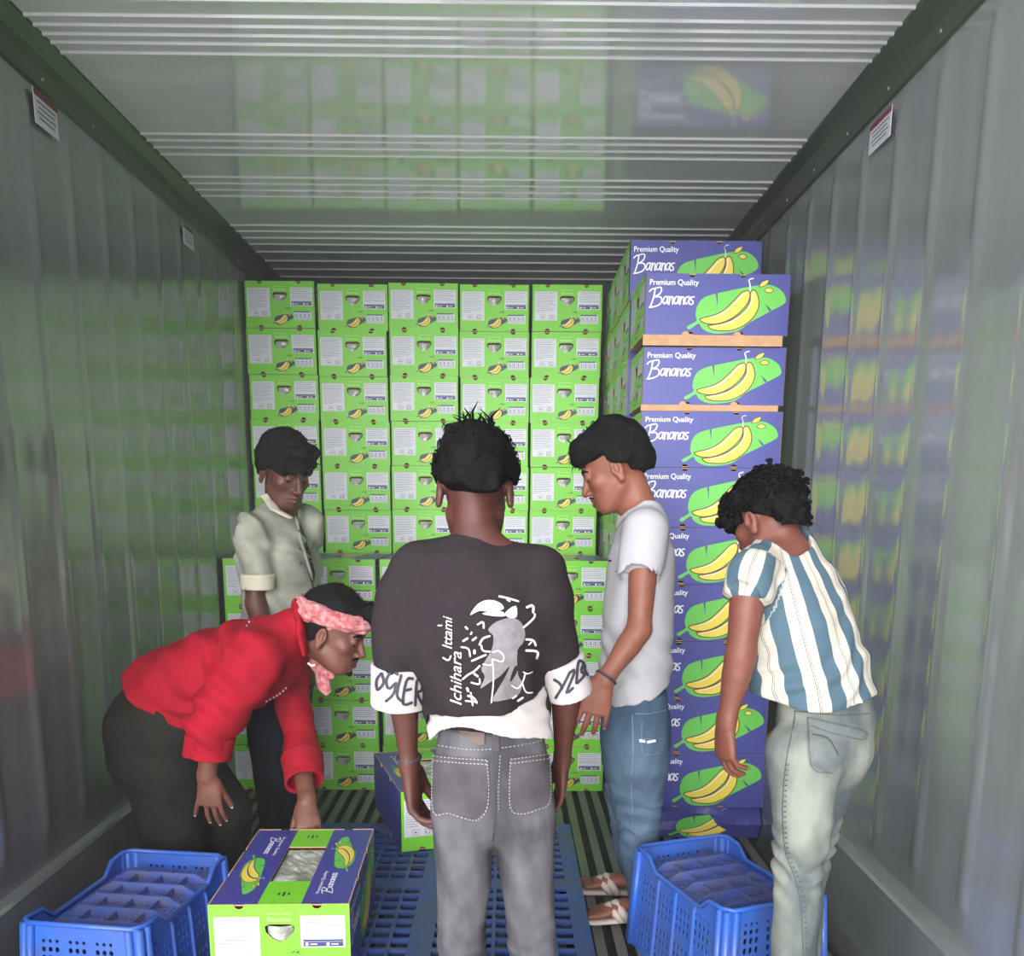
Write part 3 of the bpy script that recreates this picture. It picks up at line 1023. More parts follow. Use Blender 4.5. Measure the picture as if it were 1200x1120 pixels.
def nets(shape, h, clips=(), disp=None, lo=None, hi=None, smooth=2, amp=0.012):
    """Mesh of the zero level; clips are functions of points, positive where cut away; disp is added to the distance."""
    b0, b1 = shape.bounds()
    lo = b0 if lo is None else np.maximum(lo, b0)
    hi = b1 if hi is None else np.minimum(hi, b1)
    B = 8
    nb = np.maximum(1, np.ceil((hi - lo) / (h * B)).astype(int)) + 0
    g = np.stack(np.meshgrid(*[np.arange(n) for n in nb], indexing='ij'), -1).reshape(-1, 3)
    half = h * B / 2
    bc = lo + (g + 0.5) * h * B - h / 2
    Dc = shape.evaluate(bc)
    for c in clips: Dc = np.maximum(Dc, c(bc).astype(np.float32))
    act = np.abs(Dc) < half * 1.75 * 1.5 + amp
    vol = np.where(Dc < 0, -1.0, 1.0).astype(np.float32).reshape(nb)
    vol = np.repeat(np.repeat(np.repeat(vol, B, 0), B, 1), B, 2)
    ga, ba = g[act], bc[act]
    off = np.stack(np.meshgrid(*[np.arange(B)] * 3, indexing='ij'), -1).reshape(-1, 3)
    P = lo + (ga[:, None, :] * B + off[None]) * h
    D = shape.evaluate(P, ba, half * 1.75)
    if disp is not None: D = D + disp(P).astype(np.float32)
    for c in clips: D = np.maximum(D, c(P).astype(np.float32))
    vb = vol.reshape(nb[0], B, nb[1], B, nb[2], B).transpose(0, 2, 4, 1, 3, 5).copy()
    vb[ga[:, 0], ga[:, 1], ga[:, 2]] = D.reshape(-1, B, B, B)
    vol = vb.transpose(0, 3, 1, 4, 2, 5).reshape(nb * B)
    vol = np.pad(vol, 1, constant_values=1.0)
    lo = lo - h
    S = vol < 0
    n = vol.shape
    # cells with a sign change
    cnt = np.zeros((n[0] - 1, n[1] - 1, n[2] - 1), np.int8)
    for dx in (0, 1):
        for dy in (0, 1):
            for dz in (0, 1):
                cnt += S[dx:n[0] - 1 + dx, dy:n[1] - 1 + dy, dz:n[2] - 1 + dz]
    cx, cy, cz = np.where((cnt > 0) & (cnt < 8))
    idx = np.full(cnt.shape, -1, np.int64)
    idx[cx, cy, cz] = np.arange(len(cx))
    base = np.stack([cx, cy, cz], -1).astype(float)
    acc = np.zeros_like(base); num = np.zeros(len(base))
    corners = [(a, b, c) for a in (0, 1) for b in (0, 1) for c in (0, 1)]
    cv = {c: vol[cx + c[0], cy + c[1], cz + c[2]] for c in corners}
    for c in corners:
        for ax in range(3):
            if c[ax]: continue
            e = list(c); e[ax] = 1; e = tuple(e)
            a, b = cv[c], cv[e]
            m = (a < 0) != (b < 0)
            t = np.clip(a / (a - b + 1e-12), 0.02, 0.98)
            p = np.array(c, float)[None].repeat(len(base), 0)
            p[:, ax] = t
            acc[m] += p[m]; num[m] += 1
    verts = lo + (base + acc / num[:, None]) * h
    faces = []
    for ax in range(3):
        u, v = (ax + 1) % 3, (ax + 2) % 3
        sl = [slice(None)] * 3
        s0, s1 = list(sl), list(sl)
        s0[ax], s1[ax] = slice(0, -1), slice(1, None)
        ch = S[tuple(s0)] != S[tuple(s1)]
        ex = np.stack(np.where(ch), -1)
        ok = (ex[:, u] > 0) & (ex[:, v] > 0) & (ex[:, u] < n[u] - 1) & (ex[:, v] < n[v] - 1)
        ex = ex[ok]
        q = []
        for du, dv in ((0, 0), (1, 0), (1, 1), (0, 1)):
            e = ex.copy(); e[:, u] -= du; e[:, v] -= dv
            q.append(idx[e[:, 0], e[:, 1], e[:, 2]])
        q = np.stack(q, -1)
        neg = S[ex[:, 0], ex[:, 1], ex[:, 2]]
        q[~neg] = q[~neg][:, ::-1]
        faces.append(q)
    F = np.concatenate(faces)
    for _ in range(smooth):
        A = np.zeros_like(verts); N = np.zeros(len(verts))
        for i in range(4):
            a, b = F[:, i], F[:, (i + 1) % 4]
            for ax in range(3):
                A[:, ax] += np.bincount(a, verts[b, ax], len(verts)) + np.bincount(b, verts[a, ax], len(verts))
            N += np.bincount(a, minlength=len(verts)) + np.bincount(b, minlength=len(verts))
        verts = verts * 0.5 + 0.5 * A / np.maximum(N, 1)[:, None]
    return verts, F


def np_mesh(name, parts, m, attrs=None):
    """One smooth mesh from (verts, quads) parts; attrs maps attribute names to functions of the vertices."""
    vs, fs, o = [], [], 0
    for v, f in parts:
        vs.append(v); fs.append(f + o); o += len(v)
    V, F = np.concatenate(vs), np.concatenate(fs)
    me = bpy.data.meshes.new(name)
    me.vertices.add(len(V)); me.vertices.foreach_set('co', V.astype(np.float32).ravel())
    me.loops.add(F.size); me.loops.foreach_set('vertex_index', F.astype(np.int32).ravel())
    me.polygons.add(len(F)); me.polygons.foreach_set('loop_start', np.arange(0, F.size, 4, dtype=np.int32))
    me.polygons.foreach_set('use_smooth', np.ones(len(F), bool))
    me.update(calc_edges=True)
    me.validate()
    me.materials.append(m)
    for k, fn in (attrs or {}).items():
        a = me.attributes.new(k, 'FLOAT', 'POINT')
        a.data.foreach_set('value', np.asarray(fn(V), np.float32))
    return me, V, F


def wave(seed, n=7, f0=14, f1=40, stretch=(1, 1, 1)):
    """Smooth pseudo-random field of about -1..1."""
    r = np.random.default_rng(seed)
    K = r.normal(size=(n, 3)); K /= np.linalg.norm(K, axis=1)[:, None]
    K = K * np.linspace(f0, f1, n)[:, None] * np.array(stretch)
    ph = r.uniform(0, 6.28, n); am = np.linspace(1, .45, n); am /= np.sqrt((am ** 2).sum())
    def fn(P):
        o = 0
        for k, p, a in zip(K, ph, am): o = o + a * np.sin(P @ k + p)
        return o
    return fn


def yoke(S, J, r, k=.03, drop=.18):
    """Cloth over the slope of the shoulders, from the neck to a little down each upper arm."""
    J = {q: np.array(v, float) for q, v in J.items()}
    for q in 'LR':
        n = J['neck'] + (J['chest'] - J['neck']) * drop
        S.loft([(n, r * 1.05), (J['sh' + q], r), (J['sh' + q] + (J['el' + q] - J['sh' + q]) * .22, r)], k=k)


def plane_clip(point, normal, near=None):
    """Cut away the side the normal points to, optionally only within a radius of a point."""
    p, n = np.array(point, float), nrm(normal)
    if near is None: return lambda P: (P - p) @ n
    r = near
    return lambda P: np.where(((P - p) ** 2).sum(-1) < r * r, (P - p) @ n, -1.0)


# ------------------------------------------------------------------ skin, hair and cloth
def skin_mat(name, c):
    m = mat(name, c, 0.52, noise=0.12, scale=28, bump=0.08, col2=tuple(x * 0.82 for x in c[:3]) + (1,))
    b = m.node_tree.nodes['Principled BSDF']
    b.inputs['Subsurface Weight'].default_value = 0.06
    b.inputs['Subsurface Radius'].default_value = (0.012, 0.005, 0.003)
    return m


def cloth(name, c, amt=0.15, scale=40, bump=0.25, rough=0.85, c2=None):
    m = mat(name, c, rough, noise=amt, scale=scale, bump=bump, col2=c2, spec=0.2)
    return m


def denim(name, c, c2, scale=9, fine=220):
    """Washed denim: mottled fading plus a fine twill grain."""
    m = mat(name, c, 0.85, noise=1, scale=scale, col2=c2, spec=0.15, stretch=(1, 1, .55))
    nt = m.node_tree
    b = nt.nodes['Principled BSDF']
    n = nt.nodes.new('ShaderNodeTexNoise'); n.inputs['Scale'].default_value = fine; n.inputs['Detail'].default_value = 2
    bp = nt.nodes.new('ShaderNodeBump'); bp.inputs['Strength'].default_value = 0.35; bp.inputs['Distance'].default_value = 0.002
    nt.links.new(n.outputs['Fac'], bp.inputs['Height'])
    nt.links.new(bp.outputs['Normal'], b.inputs['Normal'])
    return m


M['hair'] = mat('black_hair', srgb(15, 14, 15), 0.75, noise=0.4, scale=90, bump=0.6, spec=0.15)
M['eye_white'] = mat('eye_white', srgb(215, 208, 200), 0.25)
M['eye_dark'] = mat('eye_dark', srgb(30, 20, 16), 0.2)
M['nail'] = mat('finger_nail', srgb(214, 178, 160), 0.35)


def basis(f, up=(0, 0, 1)):
    f = nrm(f); r = nrm(np.cross(f, up)); u = np.cross(r, f)
    return np.stack([r, f, u])              # rows: right, forward, up


class Head:
    def __init__(self, c, f, s=1.0, up=(0, 0, 1)):
        self.c, self.R, self.s = np.array(c, float), basis(f, up), s

    def p(self, x, y, z): return self.c + self.s * (V3(x, y, z) @ self.R)

    def loc(self, P): return ((P - self.c) @ self.R.T) / self.s

    def add(self, S):
        p, R, s = self.p, self.R, self.s
        S.ell(p(0, -.014, .035), V3(.074, .092, .078) * s, R, .015)
        S.ell(p(0, .030, -.030), V3(.058, .060, .078) * s, R, .03)
        S.ell(p(0, .046, -.074), V3(.043, .043, .034) * s, R, .025)
        S.ell(p(0, .076, -.093), V3(.017, .015, .014) * s, R, .018)
        for x in (-1, 1):
            S.ell(p(.043 * x, .058, -.018), V3(.019, .018, .018) * s, R, .02)
            S.loft([(p(.049 * x, .004, -.055), .011 * s), (p(.030 * x, .060, -.092), .012 * s)], k=.025)
        S.loft([(p(-.034, .077, .020), .010 * s), (p(0, .086, .020), .010 * s), (p(.034, .077, .020), .010 * s)], k=.014)
        for x in (-1, 1): S.ell(p(.031 * x, .094, .002), V3(.015, .011, .0085) * s, R, .010, '-')
        for x in (-1, 1): S.ell(p(.031 * x, .0785, .0045), V3(.0150, .0120, .0085) * s, R, .004)
        S.loft([(p(0, .087, .012), .0075 * s), (p(0, .101, -.018), .0095 * s), (p(0, .108, -.031), .0115 * s)], k=.008)
        for x in (-1, 1): S.ell(p(.0115 * x, .097, -.036), V3(.0085, .010, .008) * s, R, .006)
        S.loft([(p(-.023, .083, -.0605), .0045 * s), (p(0, .0955, -.057), .0068 * s), (p(.023, .083, -.0605), .0045 * s)], k=.004)
        S.loft([(p(-.019, .083, -.0705), .0055 * s), (p(0, .0938, -.0720), .0082 * s), (p(.019, .083, -.0705), .0055 * s)], k=.004)
        S.loft([(p(-.024, .090, -.0640), .0022 * s), (p(0, .1035, -.0638), .0024 * s), (p(.024, .090, -.0640), .0022 * s)], k=.003, op='-')
        for x in (-1, 1):
            E = basis(R.T @ V3(.25 * x, .97, -.05), R[2])
            S.ell(p(.076 * x, -.010, -.006), V3(.010, .0175, .030) * s, E, .006)
            S.ell(p(.077 * x, -.012, -.036), V3(.007, .011, .010) * s, E, .006)
            S.ell(p(.085 * x, -.007, -.002), V3(.0075, .0095, .019) * s, E, .004, '-')
            S.ell(p(.0795 * x, .004, -.008), V3(.005, .005, .008) * s, E, .004)

    def lips(self, P):
        q = self.loc(P)
        return np.clip((1 - np.sqrt((q[:, 0] / .027) ** 2 + ((q[:, 2] + .0645) / .0165) ** 2 + ((q[:, 1] - .092) / .024) ** 2)) * 4, 0, 1)

    def face_bits(self, parent, beard=False):
        for x in (-1, 1):
            mb = MB()
            c, r = self.p(.031 * x, .0752, -.0015), .0112 * self.s
            n = 10
            vs, fs = [], []
            for i in range(n + 1):
                a = PI * i / n
                for k in range(12):
                    b = 2 * PI * k / 12
                    vs.append(c + r * (V3(math.sin(a) * math.cos(b), math.cos(a), math.sin(a) * math.sin(b)) @ self.R))
            for i in range(n):
                q = [(i * 12 + k, i * 12 + (k + 1) % 12, i * 12 + 12 + (k + 1) % 12, i * 12 + 12 + k) for k in range(12)]
                mb.add(vs, q, M['eye_dark'] if i < 4 else M['eye_white'])
            mb.build('eye', parent, True)
            S = Shape().loft([(self.p(.014 * x, .092, .021), .0045 * self.s, .004 * self.s), (self.p(.032 * x, .088, .027), .006 * self.s, .004 * self.s), (self.p(.047 * x, .074, .020), .003 * self.s)], side=self.R[2], k=.003)
            me, _, _ = np_mesh('eyebrow', [nets(S, .0025, smooth=1)], M['hair'])
            link('eyebrow', me, parent)
        if beard:
            S = Shape().loft([(self.p(-.014, .082, -.095), .007 * self.s), (self.p(0, .090, -.099), .009 * self.s), (self.p(.014, .082, -.095), .007 * self.s)], k=.004)
            me, _, _ = np_mesh('goatee', [nets(S, .003, disp=lambda P: .001 * wave(3, 6, 300, 600)(P), smooth=1)], M['hair'])
            link('goatee', me, parent)
            S = Shape().loft([(self.p(-.024, .084, -.055), .0025 * self.s), (self.p(0, .1, -.0475), .0035 * self.s), (self.p(.024, .084, -.055), .0025 * self.s)], k=.003)
            me, _, _ = np_mesh('moustache', [nets(S, .002, smooth=1)], M['hair'])
            link('moustache', me, parent)


def hand(S, w, d, n, left, hs=1.0, curl=((25, 30, 20),) * 4, spread=(6, 2, -3, -9), thumb=(35, 15, 20)):
    """Palm, four jointed fingers and a thumb from the wrist w towards d, palm facing n. Returns finger tips."""
    d = nrm(d); n = nrm(np.array(n, float) - d * (np.array(n, float) @ d))
    s = np.cross(n, d) if left else np.cross(d, n)
    w = np.array(w, float)
    q = lambda a, b, c=0.0: w + hs * (d * a + s * b + n * c)
    S.loft([(q(-.01, 0), .027 * hs, .020 * hs), (q(.022, .002), .033 * hs, .0185 * hs), (q(.060, .002), .040 * hs, .0165 * hs), (q(.086, .0), .040 * hs, .0125 * hs)], side=s, k=.012)
    S.ell(q(.035, .026, .008), V3(.016, .026, .014) * hs, np.stack([s, d, n]), .012)
    tips = []
    for i, (b, a, L, r) in enumerate(((.0305, .088, .070, .0084), (.0100, .092, .078, .0086), (-.0105, .088, .072, .0082), (-.0300, .078, .056, .0073))):
        p = q(a - .012, b, 0)
        sp = math.radians(spread[i])
        fd = nrm(d * math.cos(sp) + s * math.sin(sp))
        nodes = [(p, r * 1.12 * hs), (p + fd * .012 * hs, r * 1.08 * hs)]
        p = p + fd * .012 * hs
        ang = 0
        for j, fr in enumerate((.46, .30, .24)):
            ang += math.radians(curl[i][j])
            v = fd * math.cos(ang) + n * math.sin(ang)
            p = p + v * L * fr * hs
            nodes.append((p, r * (1.0, .93, .80)[j] * hs))
        S.loft(nodes, k=.0035)
        tips.append((p, v, fd * -math.sin(ang) + n * math.cos(ang), r * .8 * hs))
    a0, a1, a2 = (math.radians(x) for x in thumb)
    t0 = q(.018, .024, .006)
    v = nrm(d * math.cos(a0) + s * math.sin(a0) + n * .25)
    v1 = nrm(v + n * math.sin(a1) + d * .15)
    v2 = nrm(v1 + n * math.sin(a2) + d * .15)
    p1 = t0 + v * .042 * hs; p2 = p1 + v1 * .032 * hs; p3 = p2 + v2 * .026 * hs
    S.loft([(t0, .0145 * hs), (p1, .0115 * hs), (p2, .0100 * hs), (p3, .0080 * hs)], k=.006)
    tips.append((p3, v2, nrm(np.cross(s, v2)), .008 * hs))
    return tips


class Body:
    """Joint positions in metres; adds the flesh to one shape."""
    def __init__(self, J, head, s=1.0):
        self.J = {k: np.array(v, float) for k, v in J.items()}
        self.head, self.s = head, s
        self.S = Shape()
        self.tips = []

    def flesh(self, hands):
        J, s, S, H = self.J, self.s, self.S, self.head
        sd = nrm(J['shR'] - J['shL'])
        S.loft([(J['pelvis'], .120 * s, .085 * s), (J['waist'], .102 * s, .070 * s), (J['chest'], .112 * s, .076 * s), (J['neck'] * .75 + J['chest'] * .25, .085 * s, .055 * s)], side=sd, k=.03)
        S.loft([(J['neck'] - (J['neck'] - J['chest']) * .12, .060 * s, .055 * s), (J['neck'], .050 * s, .050 * s), (H.p(0, -.022, -.045), .046 * s, .050 * s)], side=sd, k=.03)
        for k in 'LR':
            S.loft([(J['neck'] - (J['neck'] - J['chest']) * .1, .042 * s), (J['sh' + k], .045 * s)], k=.03)
            a, b, c = J['sh' + k], J['el' + k], J['wr' + k]
            S.loft([(a, .046 * s), (a + (b - a) * .45, .042 * s), (b, .034 * s)], k=.02)
            n = hands[k]['n']
            S.loft([(b, .035 * s), (b + (c - b) * .28, .0385 * s, .036 * s), (b + (c - b) * .7, .029 * s, .026 * s), (c, .0255 * s, .020 * s)], side=np.cross(nrm(c - b), nrm(n)), k=.018)
            hp, kn, an = J['hip' + k], J['kn' + k], J['an' + k]
            S.loft([(hp, .066 * s), (hp + (kn - hp) * .4, .056 * s), (kn, .045 * s)], k=.012)
            S.loft([(kn, .046 * s), (kn + (an - kn) * .3, .049 * s), (an, .031 * s)], k=.02)
            t = J['toe' + k]
            fd = nrm((t - an) * V3(1, 1, 0)); fs = np.cross(fd, V3(0, 0, 1))
            z0 = t[2]
            g = lambda a, b, z: V3(*(an[:2] + fd[:2] * a + fs[:2] * b), z0 + z)
            S.loft([(an, .030 * s), (g(-.02 * s, 0, .030 * s), .029 * s, .027 * s), (g(.07 * s, 0, .030 * s), .034 * s, .026 * s), (g(.145 * s, 0, .017 * s), .042 * s, .016 * s)], side=fs, k=.02)
            for j, (b, L) in enumerate(((-.030, .050), (-.012, .052), (.004, .046), (.018, .040), (.031, .032))):
                if k == 'L': b = -b
                b = -b
                S.loft([(g(.14 * s, b * s, .013 * s), .0105 * s), (g((.145 + L) * s, b * s * 1.06, .010 * s), (.0115 if j == 0 else .008) * s)], k=.005)
            self.tips.append(hand(S, c, hands[k]['d'], n, k == 'L', hands[k].get('s', s), hands[k].get('curl', ((25, 30, 20),) * 4), hands[k].get('spread', (6, 2, -3, -9)), hands[k].get('thumb', (35, 15, 20))))
        H.add(S)

    def build(self, skin, label):
        J, S, H = self.J, self.S, self.head
        cl_head = (H.p(0, -.02, -.105), nrm(J['neck'] - H.p(0, -.01, -.03)))
        hc = [(J['wr' + k] + (J['el' + k] - J['wr' + k]) * .12, nrm(J['el' + k] - J['wr' + k])) for k in 'LR']
        # head fine, hands finest, the rest coarser: one continuous implicit surface meshed in overlapping regions
        hr, wr = .20 * H.s, .25
        def g_head(P): return np.maximum((P - cl_head[0]) @ cl_head[1], np.sqrt(((P - H.c) ** 2).sum(-1)) - hr)
        def g_hand(k): return lambda P: np.maximum((P - hc[k][0]) @ hc[k][1], np.sqrt(((P - hc[k][0]) ** 2).sum(-1)) - wr)
        regs = [g_head, g_hand(0), g_hand(1)]
        rest = lambda P: np.maximum.reduce([-r(P) for r in regs])
        def region(g, h, lo=None, hi=None, smooth=2):
            V, F = nets(S, h, [lambda P: g(P) - 3.5 * h], lo=lo, hi=hi, smooth=smooth)
            bad = g(V) > 2.0 * h
            return V, F[~bad[F].any(1)]
        parts = [region(rest, .0055), region(regs[0], .0032, H.c - hr - .02, H.c + hr + .02, 1)]
        for k in (0, 1): parts.append(region(regs[1 + k], .0027, hc[k][0] - wr - .02, hc[k][0] + wr + .02, 1))
        me, V, F = np_mesh('person', parts, skin, {'lips': H.lips})
        o = link('person', me)
        tag(o, label, 'person')
        for tt in self.tips:
            for p, v, up, r in tt:
                mb = MB()
                x = np.cross(v, up)
                c = p - up * (r * .55) + v * r * .25
                mb.add([c + v * (a * r * .75) + x * (b * r * .6) - up * (.35 * r * (1 - .3 * abs(b))) for a, b in ((-1, -1), (-1, 0), (-1, 1), (.8, 1), (1.15, 0), (.8, -1))], [(0, 1, 4, 5), (1, 2, 3, 4)], M['nail'])
                mb.build('fingernail', o)
        return o


def lip_tint(m, c):
    """Lips and brow skin a little darker, from the body's own 'lips' attribute."""
    nt = m.node_tree
    b = nt.nodes['Principled BSDF']
    src = b.inputs['Base Color'].links[0].from_socket
    at_ = nt.nodes.new('ShaderNodeAttribute'); at_.attribute_name = 'lips'
    mx = nt.nodes.new('ShaderNodeMix'); mx.data_type = 'RGBA'
    nt.links.new(at_.outputs['Fac'], mx.inputs[0])
    nt.links.new(src, mx.inputs[6])
    mx.inputs[7].default_value = c
    nt.links.new(mx.outputs[2], b.inputs['Base Color'])
    return m


def garment(name, parent, S, h, m, clips=(), disp=None, smooth=2, attrs=None):
    me, V, F = np_mesh(name, [nets(S, h, clips, disp, smooth=smooth)], m, attrs)
    o = link(name, me, parent)
    return o, BVHTree.FromPolygons(V.tolist(), F.tolist())


def seen_on(bvh, px, py, lift=0.0015):
    """The point of a garment that the photo shows at a pixel, lifted off the cloth."""
    r = (fwd + cam_r * ((px - 600) / CAM_F) - cam_u * ((py - CAM_CY) / CAM_F)).normalized()
    hit, nor, _, _ = bvh.ray_cast(CAM_POS, r)
    if hit is None: return None
    if nor.dot(r) > 0: nor = -nor
    return hit + nor * lift - r * lift * 0.3


def patch(mb, bvh, v2, faces, m, lift=0.0015, step=9.0):
    """Flat print or sewn-on patch laid over a garment (2-D in photo pixels), subdivided so it follows the folds."""
    me = bpy.data.meshes.new('tmp')
    me.from_pydata([(x, y, 0) for x, y in v2], [], faces)
    import bmesh
    bm = bmesh.new(); bm.from_mesh(me)
    for _ in range(4):
        es = [e for e in bm.edges if e.calc_length() > step]
        if not es: break
        bmesh.ops.subdivide_edges(bm, edges=es, cuts=1)
        bmesh.ops.triangulate(bm, faces=bm.faces[:])
    vs, ok = [], []
    for v in bm.verts:
        p = seen_on(bvh, v.co.x, v.co.y, lift)
        vs.append(p); ok.append(p is not None)
    bm.verts.index_update()
    fs = [tuple(v.index for v in f.verts) for f in bm.faces if all(ok[v.index] for v in f.verts)]
    mb.add([p if p is not None else Vector((0, 0, 0)) for p in vs], fs, m)
    bm.free(); bpy.data.meshes.remove(me)


def line_on(mb, bvh, pts, w, m, lift=0.001, dash=None):
    """Seam or printed line over a garment along photo pixels; dash = (on, off) in pixels for stitches."""
    if dash is None:
        v, f = stroke2d(pts, w)
        patch(mb, bvh, v, f, m, lift, 14)
        return
    q = smooth2(pts, 6)
    acc, on, cur = 0, True, [q[0]]
    for a, b in zip(q[:-1], q[1:]):
        L = math.hypot(b[0] - a[0], b[1] - a[1]); n = max(1, int(L / 0.5))
        for k in range(n):
            p = (a[0] + (b[0] - a[0]) * (k + 1) / n, a[1] + (b[1] - a[1]) * (k + 1) / n)
            acc += L / n
            if on: cur.append(p)
            if acc > (dash[0] if on else dash[1]):
                if on and len(cur) > 1:
                    (x0, y0), (x1, y1) = cur[0], cur[-1]
                    l = math.hypot(x1 - x0, y1 - y0) or 1
                    nx, ny = -(y1 - y0) / l * w / 2, (x1 - x0) / l * w / 2
                    patch(mb, bvh, [(x0 + nx, y0 + ny), (x0 - nx, y0 - ny), (x1 - nx, y1 - ny), (x1 + nx, y1 + ny)], [(0, 1, 2, 3)], m, lift, 99)
                acc, on, cur = 0, not on, [p]


def hair_cap(H, parent, thick=(.014, .016, .024), line=None, extra=None, bump=.004, freq=(90, 220), seed=1, h=.0042, shift=(0, -.012, .04), strands=110, slen=.022, curly=False):
    """Hair volume over the skull above a hairline, with tufts and loose strands on its surface."""
    S = Shape()
    R, s = H.R, H.s
    S.ell(H.p(*shift), (V3(.074, .090, .078) + V3(*thick)) * s, R, .02)
    if extra: extra(S)
    w = wave(seed, 9, freq[0], freq[1])
    ln = line or (lambda q: .62 * (q[..., 1] - .09) + .060 - q[..., 2])
    ww = wave(seed + 5, 6, 60, 130)
    clip = lambda P: (ln(H.loc(P)) + .010 * ww(P)) * s * .8
    me, V, F = np_mesh('hair', [nets(S, h, [clip], lambda P: bump * w(P), smooth=1)], M['hair'])
    o = link('hair', me, parent)
    # loose strands rooted on the volume
    r = np.random.default_rng(seed)
    q = H.loc(V)
    cand = np.where(q[:, 2] > .03)[0]
    mb = MB()
    for i in r.choice(cand, strands):
        p = V[i]; nrmv = nrm(p - H.p(0, -.01, .02))
        tang = nrm(np.cross(nrmv, r.normal(size=3)))
        if curly:
            a = np.cross(nrmv, tang); rad = .007 * s
            pts = [p + nrmv * (rad * .6 * math.sin(t * 1.0) + .002) + tang * rad * math.cos(t * 1.7) + a * rad * math.sin(t * 1.7) for t in np.linspace(0, 4.2, 6)]
            mb.tube(pts, [.0026, .003, .003, .0028, .002, .001], M['hair'], 4)
        else:
            L = slen * r.uniform(.4, 1.0)
            flow = nrm(H.R[1] * .5 + tang)
            mb.tube([p - nrmv * .004, p + nrmv * .004 + flow * L * .4, p + nrmv * .003 + flow * L * .8 - V3(0, 0, .2) * L, p + flow * L - V3(0, 0, .35) * L], [.0016, .0016, .0011, .0003], M['hair'], 4)
    ob = mb.build('loose_strands', o, True)
    ob['kind'] = 'stuff'
    return o
# ------------------------------------------------------------------ people
A = lambda *a: np.array(at(*a))


def floor_under(p, z=0.0): return V3(p[0], p[1], z)


def tube_garment(nodes, side=None, k=0.03): return Shape().loft(nodes, side, k)


